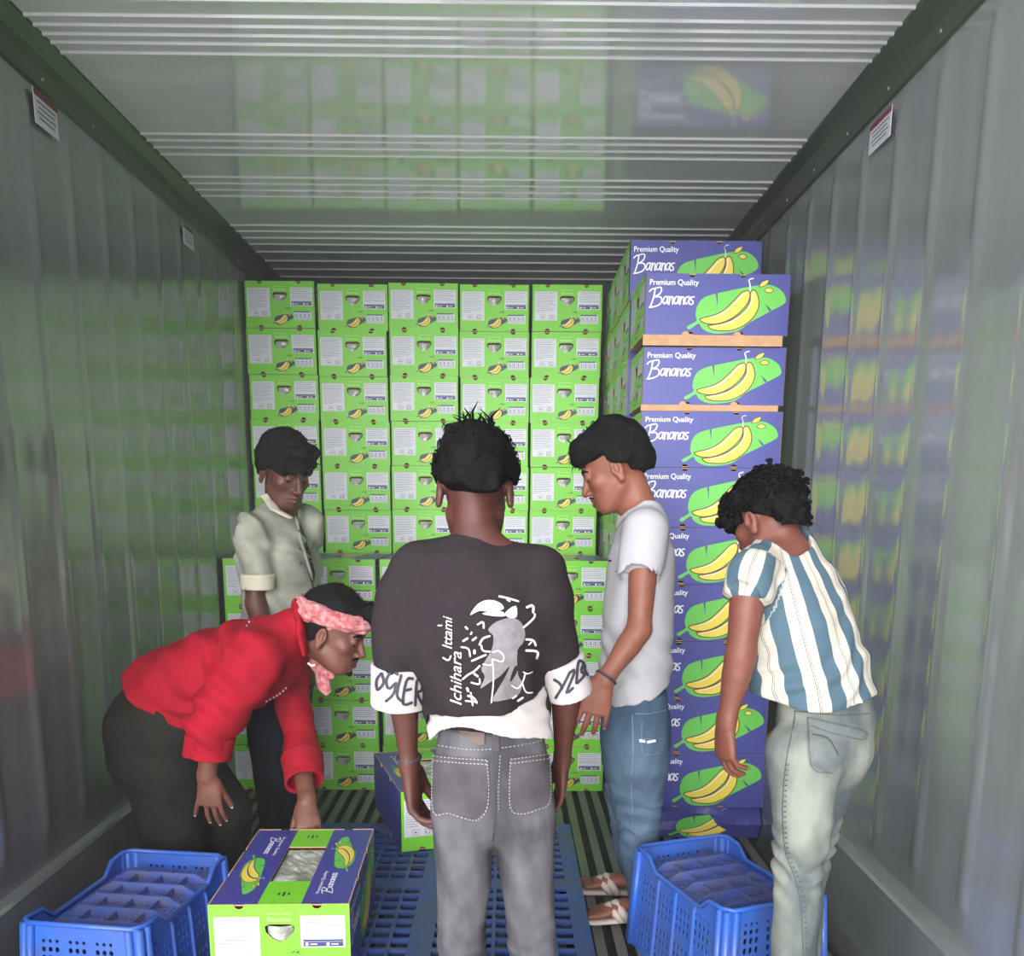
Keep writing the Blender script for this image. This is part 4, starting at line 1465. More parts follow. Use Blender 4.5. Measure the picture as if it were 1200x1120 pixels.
# ================= man at the front, seen from behind, black printed tee =================
def front_man():
    H = Head(A(557, 574, 1.845), (0.03, .93, -.36), .93)
    J = dict(neck=A(558, 634, 1.79), chest=A(560, 735, 1.765), waist=A(570, 850, 1.775), pelvis=A(578, 925, 1.785),
             shL=A(490, 672, 1.77), shR=A(631, 672, 1.77), elL=A(470, 790, 1.765), elR=A(665, 790, 1.785),
             wrL=A(480, 898, 1.80), wrR=A(659, 890, 1.88), hipL=A(546, 950, 1.79), hipR=A(612, 950, 1.79),
             knL=A(541, 1118, 1.80), knR=A(625, 1118, 1.80))
    J['anL'] = floor_under(J['knL'] + V3(-.01, -.02, 0), .075); J['anR'] = floor_under(J['knR'] + V3(.01, -.02, 0), .075)
    J['toeL'] = floor_under(J['anL'] + V3(-.02, .2, 0)); J['toeR'] = floor_under(J['anR'] + V3(.02, .2, 0))
    b = Body(J, H, .86)
    b.flesh({'L': dict(d=(.10, .10, -1), n=(1, -.12, .12), s=1.04, curl=((22, 25, 15), (26, 30, 18), (30, 32, 20), (34, 34, 20)), thumb=(18, 12, 14)),
             'R': dict(d=(-.03, .12, -1), n=(-1, -.1, 0), s=.84, curl=((10, 14, 10),) * 4, thumb=(14, 10, 10))})
    o = b.build(lip_tint(skin_mat('skin_front_man', srgb(86, 47, 39)), srgb(70, 38, 34)),
                'person seen from behind at centre in black printed t-shirt and grey washed jeans')
    H.face_bits(o)

    def tuft(S):
        for dx, dz, L in ((-.05, .148, .018), (-.02, .155, .02), (.02, .15, .018)):
            S.loft([(H.p(dx, -.02, dz - .03), .02 * H.s), (H.p(dx * 1.1, -.01, dz - .01), .012 * H.s)], k=.02)
        S.loft([(H.p(0, -.085, .0), .066 * H.s, .022 * H.s), (H.p(0, -.080, -.035), .056 * H.s, .019 * H.s), (H.p(0, -.072, -.058), .040 * H.s, .016 * H.s)], side=H.R[0], k=.02)
        for x in (-1, 1): S.ell(H.p(.066 * x, -.02, .03), V3(.020, .05, .04) * H.s, H.R, .02)
    hair = hair_cap(H, o, (.012, .016, .022), lambda q: np.maximum(.34 * (q[..., 1] - .09) + .052 - q[..., 2], -.066 - q[..., 2] - .25 * (np.abs(q[..., 0]) - .03)) - .02 * (q[..., 1] < -.05), tuft, .004, (80, 200), 3, strands=240)
    mb = MB()
    r = np.random.default_rng(4)
    for k in range(26):                                     # spiky tuft standing up at the crown
        c = H.p(r.uniform(-.04, .035), r.uniform(-.06, .0), .128)
        lean = V3(r.normal(0, .5) - .15, -.1, 1.0)
        L = r.uniform(.022, .046)
        mb.tube([c - V3(0, 0, .01), c + lean * L * .5, c + lean * L + V3(r.normal(0, .012), 0, -.004)], [.0034, .0028, .0006], M['hair'], 5)
    t = mb.build('spiky_tuft', hair, True); t['kind'] = 'stuff'

    # jeans
    m = denim('washed_grey_denim', srgb(70, 68, 73), srgb(106, 104, 109), 13)
    S = Shape()
    sd = (1, 0, 0)
    S.loft([(A(574, 835, 1.775), .106, .088), (A(577, 905, 1.785), .124, .106), (A(578, 932, 1.79), .124, .104)], side=sd, k=.03)
    for x, hx in (('L', 541), ('R', 616)):
        kn = J['kn' + x]
        S.loft([(A(hx, 952, 1.775), .062, .090), (A(hx + (3 if x == 'L' else 1), 1030, 1.79), .059, .068), (kn, .051, .056), (kn * .4 + J['an' + x] * .6, .054, .056), (J['an' + x] + V3(0, 0, .0), .050, .055)], side=sd, k=.018)
    w1, w2 = wave(11, 8, 30, 90), wave(12, 6, 60, 160, (1, 1, .5))
    hipz = J['hipL'][2]
    gar, bvh = garment('jeans', o, S, .0052, m, [lambda P: P[..., 2] - A(574, 861, 1.68)[2], lambda P: .055 - P[..., 2]],
                       lambda P: .0022 * w1(P) + .0016 * w2(P) + .003 * np.sin(P[..., 2] * 120 + 3 * w1(P)) * np.exp(-((P[..., 2] - .32) / .10) ** 2))
    seam = MB(); st = M['stitch_grey']
    mp = cloth('grey_denim_pocket', srgb(74, 70, 74), .3, 12, c2=srgb(92, 88, 92))
    for pts in ([(510, 886), (571, 890), (571, 944), (556, 960), (528, 953), (510, 950)], [(597, 889), (641, 884), (642, 938), (628, 949), (608, 953), (597, 942)]):
        mb = MB()
        v2, f2 = fill2d([smooth2(pts, 1, True)])
        patch(mb, bvh, v2, f2, mp, .004, 10)
        p = mb.build('back_pocket', gar)
        sm = MB()
        line_on(sm, bvh, pts[1:] + pts[:1], 1.3, st, .0055, (2.2, 1.4))
        line_on(sm, bvh, [pts[0], pts[1]], 1.3, st, .0055, (2.2, 1.4)); line_on(sm, bvh, [(pts[0][0], pts[0][1] + 5), (pts[1][0], pts[1][1] + 5)], 1.3, st, .0055, (2.2, 1.4))
        s_ = sm.build('pocket_stitching', gar); s_['kind'] = 'stuff'
    sm = MB()
    line_on(sm, bvh, [(514, 873), (550, 878), (580, 877), (620, 871), (645, 864)], 1.2, st, .002, (2.2, 1.6))
    line_on(sm, bvh, [(582, 880), (580, 915), (581, 950), (578, 985)], 2.0, M['dark_ink'], .001)
    line_on(sm, bvh, [(586, 885), (584, 925), (584, 950)], 1.0, st, .0015, (2, 1.6))
    s_ = sm.build('seams', gar); s_['kind'] = 'stuff'
    mb = MB(); v2, f2 = fill2d([[(577, 861), (584, 861), (585, 880), (578, 880)]]); patch(mb, bvh, v2, f2, mp, .005, 10); mb.build('belt_loop', gar)
    mb = MB(); v2, f2 = fill2d([[(538, 858), (568, 861), (568, 872), (562, 873)]]); patch(mb, bvh, v2, f2, cloth('tan_waist_patch', srgb(112, 100, 94)), .005, 10); l = mb.build('waist_patch', gar); l['label'] = 'tan patch on the waistband'

    # white undershirt, hem riding up in the middle
    S = Shape().loft([(A(572, 815, 1.772), .116, .104), (A(574, 860, 1.775), .126, .110), (A(575, 900, 1.78), .129, .116)], side=sd, k=.02)
    z0, xm = A(575, 858, 1.68)[2], A(575, 858, 1.68)[0]
    w3 = wave(14, 6, 30, 80)
    garment('undershirt', o, S, .0048, cloth('white_cotton', srgb(190, 184, 182), .05, 30), [lambda P: (z0 - 150.0 * np.abs(P[..., 0] - xm) ** 4.0 - .012 * np.sin((P[..., 0] - xm) * 26)) - P[..., 2], lambda P: P[..., 2] - z0 - .10],
            lambda P: .0035 * w3(P) + .0025 * np.sin(P[..., 2] * 150 + P[..., 0] * 60 + 2 * w3(P)))

    # black tee: body and half sleeves in one
    pl = lambda q, back: (np.array(q[-1][0]) + (np.array(q[-2][0]) - np.array(q[-1][0])) * back, nrm(np.array(q[-1][0]) - np.array(q[-2][0])))
    mt = cloth('black_tee_cotton', srgb(44, 38, 42), .12, 60, .3)
    S = Shape()
    slL = [(A(501, 676, 1.775), .048, .050), (A(478, 705, 1.77), .060, .064), (A(470, 760, 1.768), .056, .066), (A(467, 829, 1.775), .055, .064)]
    slR = [(A(617, 674, 1.775), .048, .050), (A(638, 705, 1.775), .056, .064), (A(652, 755, 1.78), .048, .062), (A(669, 815, 1.795), .045, .060)]
    for q in (slL, slR):
        S.loft(q[:-1] + [(pl(q, .64)[0],) + q[-1][1:]], side=sd, k=.025)
        S.cut(*pl(q, .66), .115)
    S.loft([(A(558, 646, 1.795), .056, .056), (A(558, 664, 1.79), .090, .066), (A(558, 696, 1.775), .138, .098), (A(561, 745, 1.765), .158, .120), (A(567, 800, 1.772), .132, .118), (A(574, 850, 1.775), .124, .118)], side=sd, k=.03)
    yoke(S, J, .054, drop=.32)
    S.loft([(A(558, 634, 1.80), .046, .046), (A(557, 605, 1.825), .052, .056)], side=sd, k=.006, op='-')
    pl = lambda q, back: (np.array(q[-1][0]) + (np.array(q[-2][0]) - np.array(q[-1][0])) * back, nrm(np.array(q[-1][0]) - np.array(q[-2][0])))
    cl = []
    a, c = A(500, 852, 1.66), A(646, 824, 1.66)
    hn = nrm(np.cross(c - a, V3(0, 1, .1))); hn = hn if hn[2] < 0 else -hn
    hem = lambda P: np.where(np.abs(P[..., 0] - .085) < .155, (P - a) @ hn + .012 * np.sin((P[..., 0]) * 30 + 1.0), -1)
    hem2 = plane_clip(a, hn)
    xl, xr = slL[-1][0][0] + .062, slR[-1][0][0] - .052
    hemc = lambda P: np.where((P[..., 0] > xl) & (P[..., 0] < xr), (P - a) @ hn + .006 * np.sin(P[..., 0] * 34 + 1.0), -1.0)
    w4, w5 = wave(21, 8, 18, 60, (1, 1, .6)), wave(22, 7, 40, 110)
    tee, bt = garment('t_shirt', o, S, .005, mt, cl + [hemc],
                      lambda P: .0050 * w4(P) + .0014 * w5(P) + .0055 * np.sin(P[..., 0] * 70 + P[..., 2] * 45 + 1.5 * w4(P)) * np.exp(-((P[..., 2] - A(565, 810, 1.7)[2]) / .09) ** 2))
    # white printed sleeve ends
    for q, nm, text, pos in ((slL, 'left', 'OGLER', None), (slR, 'right', 'YZBO', None)):
        Sb = Shape().loft([(n[0], n[1] + .0025, n[2] + .0025) for n in q[1:]], side=sd, k=.02)
        p, n = pl(q, .74); p2, n2 = pl(q, .03)
        # hollow the open end
        c1 = np.array(q[-1][0])
        Sb.loft([(c1 + (np.array(q[-2][0]) - c1) * .16, q[-1][1] - .010, q[-1][2] - .010), (c1 - (np.array(q[-2][0]) - c1) * .4, q[-1][1] - .009, q[-1][2] - .009)], side=sd, k=.004, op='-')
        band, bb = garment('sleeve_band', tee, Sb, .0036, cloth('white_print_band_' + nm, srgb(190, 183, 181), .06, 30), [plane_clip(p, -n), plane_clip(p2, n)], lambda P: .0015 * w4(P) + .0008 * w5(P))
        band['label'] = 'white %s sleeve end with black brush letters' % nm
        mb = MB()
        if nm == 'left':
            strokes = [[(447, 789), (442, 797), (443, 808), (450, 800), (448, 789)],                                       # O
                       [(466, 790), (459, 787), (453, 797), (456, 807), (464, 800), (461, 813), (453, 821)],                # G
                       [(470, 791), (465, 814), (472, 822)],                                                                # L
                       [(483, 795), (476, 797), (472, 824), (482, 823)], [(474, 809), (481, 807)],                          # E
                       [(486, 826), (488, 797), (494, 799), (493, 809), (488, 811), (494, 825)]]                            # R
        else:
            strokes = [[(650, 796), (656, 800), (659, 806)], [(667, 788), (660, 803), (652, 817)],                          # Y
                       [(667, 788), (673, 786), (664, 811), (671, 806)],                                                    # Z
                       [(675, 800), (677, 776), (683, 777), (680, 786), (684, 791), (676, 800)],                            # B
                       [(687, 771), (684, 784), (689, 791), (691, 779), (688, 770)]]                                        # O
        for s_ in strokes: line_on(mb, bb, s_, 3.2, M['dark_ink'], .002)
        mb.build('brush_letters', band)['kind'] = 'stuff'
    # neck rib
    rib = Shape().loft([(A(528, 630, 1.775), .008), (A(540, 634, 1.735), .008), (A(559, 637, 1.72), .008), (A(578, 634, 1.735), .008), (A(590, 629, 1.775), .008)], k=.005)
    # back print: free brush shapes, handwriting and a pale draped shape under a white cap
    pr = MB()
    W, G = M['tee_white'], M['tee_grey']
    def blob(pts, m, lift): v2, f2 = fill2d([smooth2(pts, 3, True)]); patch(pr, bt, v2, f2, m, lift, 8)
    blob([(551, 721), (560, 708), (572, 703), (585, 706), (590, 714), (573, 717), (562, 716)], W, .0016)
    blob([(592, 718), (604, 710), (605, 723), (596, 724)], W, .0016)
    blob([(565, 719), (586, 716), (592, 722), (577, 722)], W, .0016)
    blob([(581, 729), (598, 724), (610, 729), (615, 742), (612, 754), (606, 762), (607, 790), (612, 800), (606, 815), (586, 821), (577, 820), (584, 806), (592, 792), (597, 780), (586, 792), (573, 800), (563, 806), (568, 793), (564, 783), (572, 768), (577, 758), (578, 745), (572, 738)], G, .0014)
    blob([(597, 796), (603, 780), (607, 783), (599, 797)], mt, .0026)
    for s_, wd in (([(577, 774), (578, 795), (576, 823)], 1.6), ([(566, 778), (576, 779), (577, 772), (588, 775), (590, 768), (584, 762), (577, 764)], 1.8),
                   ([(585, 699), (594, 701), (607, 705)], 2.4), ([(594, 703), (597, 705)], 2), ([(617, 712), (624, 710), (624, 718)], 3), ([(613, 735), (619, 730), (625, 724), (626, 720)], 2.4),
                   ([(616, 749), (624, 750), (627, 756)], 2.6), ([(616, 762), (629, 763), (628, 771)], 3), ([(622, 752), (619, 755)], 2), ([(613, 787), (618, 789), (623, 787)], 1.4),
                   ([(599, 803), (606, 806), (612, 799), (615, 789)], 1.8), ([(612, 800), (616, 810), (623, 811)], 1.6), ([(600, 818), (604, 815)], 2.4), ([(606, 821), (612, 817)], 2.6),
                   ([(560, 732), (566, 729), (567, 736)], 2.2), ([(562, 755), (566, 748), (574, 745)], 2.4), ([(564, 756), (566, 762), (574, 763)], 2.2), ([(569, 767), (560, 771), (553, 774)], 2.4),
                   ([(562, 780), (556, 786), (549, 790), (543, 795)], 2.2), ([(556, 789), (560, 792)], 2.4), ([(553, 799), (562, 801), (562, 795)], 2), ([(541, 758), (549, 760), (551, 769)], 2), ([(543, 751), (548, 748)], 2.4), ([(554, 750), (558, 747)], 2.4), ([(556, 762), (556, 765)], 3), ([(546, 735), (548, 737)], 2.4), ([(553, 741), (552, 743)], 2), ([(549, 815), (555, 817), (559, 823)], 2.6), ([(546, 821), (558, 822)], 2), ([(552, 811), (554, 826)], 2), ([(548, 806), (549, 809)], 3), ([(520, 770), (526, 773), (529, 768)], 2), ([(514, 733), (518, 733)], 1.6)):
        line_on(pr, bt, s_, wd, W, .0022)
    # handwriting running up the back
    def script(word, x, y0, y1, size, w):
        v, f = fit_text(word, y0, y1, 0, size, .004, .35)
        patch(pr, bt, [(x - b, a) for a, b in v], [q[::-1] for q in f], W, .002, 9)
    script('Ichihara', 541, 826, 763, 13, 1)
    script('Ittami', 530, 760, 722, 11, 1)
    pr.build('back_print', tee)
    # elastic band on the left wrist
    c, d = J['wrL'] + (J['elL'] - J['wrL']) * .10, nrm(J['elL'] - J['wrL'])
    x = nrm(np.cross(d, (0, 1, 0))); y = np.cross(d, x)
    mb = MB(); mb.tube([c + x * .0235 * math.cos(t) + y * .0225 * math.sin(t) for t in np.linspace(0, 2 * PI, 25)], .0042, M['dark_ink'], 8, False); mb.build('wristband', o, True)
    return o


M['stitch_grey'] = mat('grey_stitching', srgb(146, 142, 144), 0.8)
M['tee_white'] = mat('white_tee_print', srgb(205, 199, 203), 0.7)
M['tee_grey'] = mat('grey_tee_print', srgb(130, 126, 130), 0.7, noise=0.25, scale=60)
front_man()


def simple_hands(**k): return k


def sock_hollow(S, q, wall, side, back=.16, k=.004):
    """Hollow the open end of a sleeve or trouser loft q so that it has an edge."""
    c, p = np.array(q[-1][0]), np.array(q[-2][0])
    S.loft([(c + (p - c) * back, q[-1][1] - wall, q[-1][2] - wall), (c - (p - c) * .5, q[-1][1] - wall, q[-1][2] - wall)], side=side, k=k, op='-')


def cuff_cut(S, q, r=.11):
    S.cut(q[-1][0], nrm(np.array(q[-1][0]) - np.array(q[-2][0])), r)


def end_clip(q, back=0.0, r=.12):
    c, p = np.array(q[-1][0]), np.array(q[-2][0])
    return plane_clip(c + (p - c) * back, nrm(c - p), r)


# ================= man in the white t-shirt, profile to the left =================
def white_shirt_man():
    Y = 2.66
    H = Head(A(722, 549, 2.685), (-.90, .20, -.40), 1.02)
    J = dict(neck=A(751, 596, Y + .01), chest=A(750, 680, Y), waist=A(746, 775, Y), pelvis=A(744, 850, Y),
             shL=A(756, 632, 2.545), shR=A(750, 628, 2.79), elL=A(749, 738, 2.49), elR=A(742, 742, 2.83),
             wrL=A(708, 797, 2.45), wrR=A(718, 795, 2.78), hipL=A(745, 862, 2.59), hipR=A(743, 862, 2.73),
             knL=A(748, 975, 2.64), knR=A(738, 960, 2.78))
    J['anL'] = floor_under(A(748, 990, 2.66), .085); J['anR'] = floor_under(A(735, 985, 2.85), .085)
    J['anL'][0] = .565; J['anR'][0] = .560
    J['toeL'] = floor_under(J['anL'] + V3(-.2, -.02, 0), .022); J['toeR'] = floor_under(J['anR'] + V3(-.2, .02, 0), .022)
    b = Body(J, H, .95)
    b.flesh({'L': dict(d=(-.28, -.02, -1), n=(.12, 1, -.1), s=1.06, curl=((10, 14, 8), (14, 16, 8), (16, 18, 10), (18, 20, 12)), spread=(8, 3, -3, -8), thumb=(22, 8, 8)),
             'R': dict(d=(.1, -.05, -1), n=(0, -1, 0))})
    o = b.build(lip_tint(skin_mat('skin_white_shirt_man', srgb(142, 86, 66)), srgb(122, 62, 54)),
                'person in profile facing left in plain white t-shirt and blue jeans')
    H.face_bits(o, True)

    def quiff(S):
        S.loft([(H.p(-.045, .062, .090), .028 * H.s), (H.p(.0, .084, .086), .030 * H.s), (H.p(.045, .062, .090), .028 * H.s)], k=.025)
        S.loft([(H.p(-.03, .094, .062), .014 * H.s), (H.p(.03, .094, .062), .014 * H.s)], k=.02)
        S.loft([(H.p(0, -.088, .0), .052 * H.s, .026 * H.s), (H.p(0, -.082, -.030), .046 * H.s, .02 * H.s)], side=H.R[0], k=.02)
    line = lambda q: np.where(q[..., 1] > .01, .045 + .10 * (q[..., 1] - .05) - q[..., 2], np.maximum(.9 * (q[..., 1] + .005) + .015 - q[..., 2], -.040 - q[..., 2]))
    hair_cap(H, o, (.014, .016, .030), line, quiff, .0035, (70, 170), 8)

    # jeans
    m = denim('blue_denim', srgb(62, 82, 106), srgb(92, 112, 132), 7)
    sd = (0, 1, 0)
    S = Shape().loft([(A(744, 815, Y), .150, .098), (A(744, 850, Y), .160, .104), (A(744, 880, Y), .160, .104)], side=sd, k=.03)
    for x in 'LR':
        kn, an = J['kn' + x], J['an' + x]
        S.loft([(J['hip' + x] + V3(0, 0, -.0), .085, .096), (J['hip' + x] * .45 + kn * .55, .080, .084), (kn, .070, .066), (kn * .5 + an * .5, .066, .064), (an + V3(0, 0, .01), .056, .058)], side=sd, k=.03)
    w1, w2 = wave(31, 8, 30, 90), wave(32, 6, 60, 150)
    gar, bv = garment('jeans', o, S, .0055, m, [lambda P: .075 - P[..., 2], lambda P: P[..., 2] - A(744, 818, 2.5)[2]],
                      lambda P: .003 * w1(P) + .0014 * w2(P) + .004 * np.sin(P[..., 2] * 110 + 3 * w1(P)) * np.exp(-((P[..., 2] - .36) / .12) ** 2))
    mb = MB(); st = M['stitch_pale']
    line_on(mb, bv, [(741, 838), (742, 880), (740, 920), (742, 965)], 1.1, st, .001)
    line_on(mb, bv, [(745, 836), (760, 836), (780, 832)], 1.0, st, .0015)
    line_on(mb, bv, [(752, 846), (752, 878), (757, 884), (772, 882)], .8, st, .0015)
    line_on(mb, bv, [(749, 865), (765, 866)], .6, st, .001)
    s_ = mb.build('seams', gar); s_['kind'] = 'stuff'
    mb = MB(); v2, f2 = fill2d([[(749, 866), (756, 867), (756, 870), (749, 869)]]); patch(mb, bv, v2, f2, M['white'], .002)
    v2, f2 = fill2d([[(758, 868), (768, 866), (768, 869), (758, 871)]]); patch(mb, bv, v2, f2, M['white'], .002); t_ = mb.build('white_tab', gar); t_['kind'] = 'stuff'

    # t-shirt
    mt = cloth('white_tee_cotton', srgb(182, 180, 185), .05, 25, .25)
    S = Shape()
    slL = [(A(757, 622, 2.555), .056, .058), (A(754, 645, 2.525), .060, .056), (A(749, 677, 2.51), .062, .054)]
    slR = [(A(751, 620, 2.78), .058, .058), (A(748, 645, 2.81), .062, .056), (A(746, 672, 2.82), .060, .052)]
    for q in (slL, slR): S.loft(q, side=(1, 0, 0), k=.025); cuff_cut(S, q); sock_hollow(S, q, .009, (1, 0, 0), .2)
    S.loft([(A(750, 598, Y + .01), .062, .060), (A(753, 622, Y), .110, .075), (A(751, 655, Y), .140, .096), (A(748, 720, Y), .142, .106), (A(745, 790, Y), .150, .104), (A(744, 850, Y), .160, .106)], side=sd, k=.02)
    yoke(S, J, .056)
    nb = H.p(0, -.03, -.10)
    S.loft([(A(745, 592, Y), .052, .052), (nb, .060, .060)], side=sd, k=.006, op='-')
    hem0, hem1 = A(707, 836, 2.56), A(785, 806, 2.56)
    hn = nrm(np.cross(hem1 - hem0, V3(0, 1, 0))); hn = hn if hn[2] < 0 else -hn
    w3, w4 = wave(33, 8, 16, 55, (1, 1, .6)), wave(34, 7, 40, 110)
    tee, bt = garment('t_shirt', o, S, .0052, mt, [lambda P: (P - hem0) @ hn + .006 * np.sin(P[..., 0] * 45)],
                      lambda P: .0045 * w3(P) + .001 * w4(P) + .005 * np.sin(P[..., 2] * 60 + P[..., 0] * 50 + 2 * w3(P)) * np.exp(-((P[..., 2] - .84) / .10) ** 2))
    mb = MB()
    line_on(mb, bt, [(721, 669), (735, 671), (752, 672), (768, 669)], 1.0, M['ink'], .001)
    line_on(mb, bt, [(712, 657), (716, 657)], 2.6, M['dark_ink'], .001)
    line_on(mb, bt, [(732, 607), (722, 622), (717, 636), (714, 650)], 1.0, M['ink'], .001)
    s_ = mb.build('seams', tee); s_['kind'] = 'stuff'
    # dark wristband
    c, d = J['wrL'] + (J['elL'] - J['wrL']) * .06, nrm(J['elL'] - J['wrL'])
    x = nrm(np.cross(d, (1, 0, 0))); y = np.cross(d, x)
    mb = MB(); mb.tube([c + x * .0245 * math.cos(t) + y * .030 * math.sin(t) for t in np.linspace(0, 2 * PI, 25)], .0046, M['dark_ink'], 8, False); mb.build('wristband', o, True)
    # pale sandals
    ms = mat('pale_rubber_sandal', srgb(206, 190, 180), 0.7)
    for x in 'LR':
        an, t = J['an' + x], J['toe' + x]
        fd = nrm((t - an) * V3(1, 1, 0)); fs = np.cross(fd, V3(0, 0, 1))
        S = Shape().loft([(V3(*(an[:2] - fd[:2] * .035), .012), .034, .012), (V3(*(an[:2] + fd[:2] * .06), .012), .036, .012), (V3(*(an[:2] + fd[:2] * .165), .012), .046, .012), (V3(*(an[:2] + fd[:2] * .185), .012), .042, .012)], side=fs, k=.02)
        sole, _ = garment('sandal', o, S, .004, ms, [lambda P: .001 - P[..., 2], lambda P: P[..., 2] - .020])
        sole['label'] = 'pale rubber sandal'
        mb = MB()
        g = lambda a, bb, z: V3(*(an[:2] + fd[:2] * a + fs[:2] * bb), z)
        mb.tube([g(.06, -.043, .016), g(.085, -.030, .046), g(.10, 0, .060), g(.085, .030, .046), g(.06, .043, .016)], [.012, .014, .015, .014, .012], ms, 8)
        mb.tube([g(.085, -.041, .016), g(.108, -.028, .042), g(.122, 0, .052), g(.108, .028, .042), g(.085, .041, .016)], [.010, .013, .014, .013, .010], ms, 8)
        mb.build('strap', sole, True)['kind'] = 'stuff'
    return o


M['stitch_pale'] = mat('pale_stitching', srgb(112, 126, 140), 0.8)
white_shirt_man()


# ================= man in the striped shirt, back to the camera on the right =================
def striped_man():
    H = Head(A(900, 609, 2.06), (-.47, .76, -.42), .85)
    J = dict(neck=A(917, 640, 2.035), chest=A(938, 715, 2.02), waist=A(958, 800, 1.99), pelvis=A(966, 860, 1.97),
             shL=A(880, 668, 1.925), shR=A(944, 680, 2.12), elL=A(868, 768, 1.90), elR=A(952, 770, 2.22),
             wrL=A(851, 846, 1.91), wrR=A(945, 835, 2.28), hipL=A(942, 885, 1.90), hipR=A(974, 874, 2.0),
             knL=A(937, 1005, 1.90), knR=A(941, 1002, 1.985))
    J['anL'] = floor_under(J['knL'] + V3(.0, .0, 0), .08); J['anR'] = floor_under(J['knR'] + V3(.0, .0, 0), .08)
    J['anL'][1] = 1.88; J['anR'][1] = 1.965
    J['toeL'] = floor_under(J['anL'] + V3(-.18, .0, 0), .0); J['toeR'] = floor_under(J['anR'] + V3(-.18, .0, 0), .0)
    b = Body(J, H, .88)
    b.flesh({'L': dict(d=(.04, .06, -1), n=(.9, .32, 0), s=.90, curl=((34, 36, 14), (22, 26, 14), (24, 28, 18), (28, 30, 20)), spread=(2, 0, -1, -3), thumb=(16, 20, 14)),
             'R': dict(d=(-.2, .1, -1), n=(-.6, -.8, 0))})
    o = b.build(lip_tint(skin_mat('skin_striped_shirt_man', srgb(120, 70, 57)), srgb(96, 52, 46)),
                'person bending at right in white and blue striped shirt and pale washed jeans')
    H.face_bits(o)

    def curls(S):
        r = np.random.default_rng(9)
        for k in range(46):
            v = nrm(r.normal(size=3)); v[2] = abs(v[2])
            if v[1] > .5 and v[2] < .35: continue
            S.ell(H.p(v[0] * .078, -.014 + v[1] * .092, .026 + v[2] * .074), V3(1, 1, 1) * r.uniform(.013, .022) * H.s, None, .008)
        S.loft([(H.p(-.04, .078, .074), .024 * H.s), (H.p(.04, .078, .074), .024 * H.s)], k=.02)
        S.loft([(H.p(-.06, .078, .040), .018 * H.s), (H.p(-.02, .098, .034), .018 * H.s), (H.p(.03, .096, .036), .017 * H.s)], k=.02)
        S.ell(H.p(-.04, .070, .030), V3(.036, .034, .034) * H.s, H.R, .02)
        for a, z in ((-.062, .018), (-.05, .005), (-.035, .016), (-.068, .030)): S.ell(H.p(a, .074 + .3 * (a + .062), z), V3(1, 1, 1) * .015 * H.s, None, .008)
        S.loft([(H.p(0, -.086, .0), .062 * H.s, .030 * H.s), (H.p(0, -.084, -.040), .054 * H.s, .024 * H.s), (H.p(0, -.076, -.058), .046 * H.s, .018 * H.s)], side=H.R[0], k=.02)
    line = lambda q: np.where(q[..., 1] > .02, -.004 - q[..., 2], np.maximum(.8 * (q[..., 1] - .0) + .018 - q[..., 2], -.068 - q[..., 2]))
    hair_cap(H, o, (.014, .014, .014), line, curls, .006, (150, 380), 17, .0036, strands=420, curly=True)

    # jeans
    m = denim('pale_washed_denim', srgb(82, 90, 94), srgb(142, 146, 136), 9)
    sd = nrm(J['shR'] - J['shL']); sd[2] = 0; sd = nrm(sd)
    S = Shape().loft([(A(966, 815, 1.985), .118, .096), (A(968, 848, 1.975), .120, .104), (A(970, 872, 1.97), .104, .098)], side=sd, k=.025)
    for x in 'LR':
        kn, an = J['kn' + x], J['an' + x]
        S.loft([(J['hip' + x], .076, .084), (J['hip' + x] * .5 + kn * .5, .062, .068), (kn, .055, .056), (kn * .55 + an * .45, .050, .052), (an, .046, .050)], side=sd, k=.025)
    w1, w2 = wave(41, 8, 30, 90), wave(42, 6, 60, 150)
    kz = J['knL'][2]
    gar, bv = garment('jeans', o, S, .0052, m, [lambda P: .055 - P[..., 2], lambda P: P[..., 2] - A(966, 818, 1.9)[2]],
                      lambda P: .0025 * w1(P) + .0012 * w2(P) + .006 * np.sin(P[..., 2] * 120 + P[..., 0] * 40 + 3 * w1(P)) * np.exp(-((P[..., 2] - kz) / .07) ** 2))
    mb = MB(); st = M['dark_stitch']
    line_on(mb, bv, [(932, 832), (930, 850), (921, 895), (917, 950), (921, 1000), (932, 1030), (939, 1065), (941, 1120)], 1.0, st, .0012)
    line_on(mb, bv, [(923, 895), (920, 950), (924, 1000), (936, 1030), (943, 1065), (945, 1120)], 3.0, st, .0012, (1.4, 4.2))
    line_on(mb, bv, [(932, 833), (960, 836), (990, 838), (1018, 836)], .9, st, .002)
    s_ = mb.build('seams', gar); s_['kind'] = 'stuff'
    mb = MB(); v2, f2 = fill2d([[(947, 840), (1012, 856), (1008, 868), (975, 906), (950, 896)]]); patch(mb, bv, v2, f2, cloth('washed_pocket', srgb(92, 99, 102), .25, 14, c2=srgb(116, 122, 120)), .004, 10)
    mb.build('back_pocket', gar)
    mb = MB()
    for q in ([(947, 840), (950, 896), (974, 905)], [(947, 841), (980, 849), (1012, 857), (1012, 866)], [(950, 852), (980, 861), (1010, 866)]): line_on(mb, bv, q, 1.0, st, .0055, (2.4, 1.0))
    line_on(mb, bv, [(952, 862), (968, 866), (977, 878), (980, 884)], 1.3, st, .0055)
    s_ = mb.build('pocket_stitching', gar); s_['kind'] = 'stuff'

    # shirt with vertical stripes
    m = bpy.data.materials.new('striped_shirt_cotton'); m.use_nodes = True
    nt = m.node_tree; bs = nt.nodes['Principled BSDF']; bs.inputs['Roughness'].default_value = .85; bs.inputs['Specular IOR Level'].default_value = .2
    at_ = nt.nodes.new('ShaderNodeAttribute'); at_.attribute_name = 'stripe'
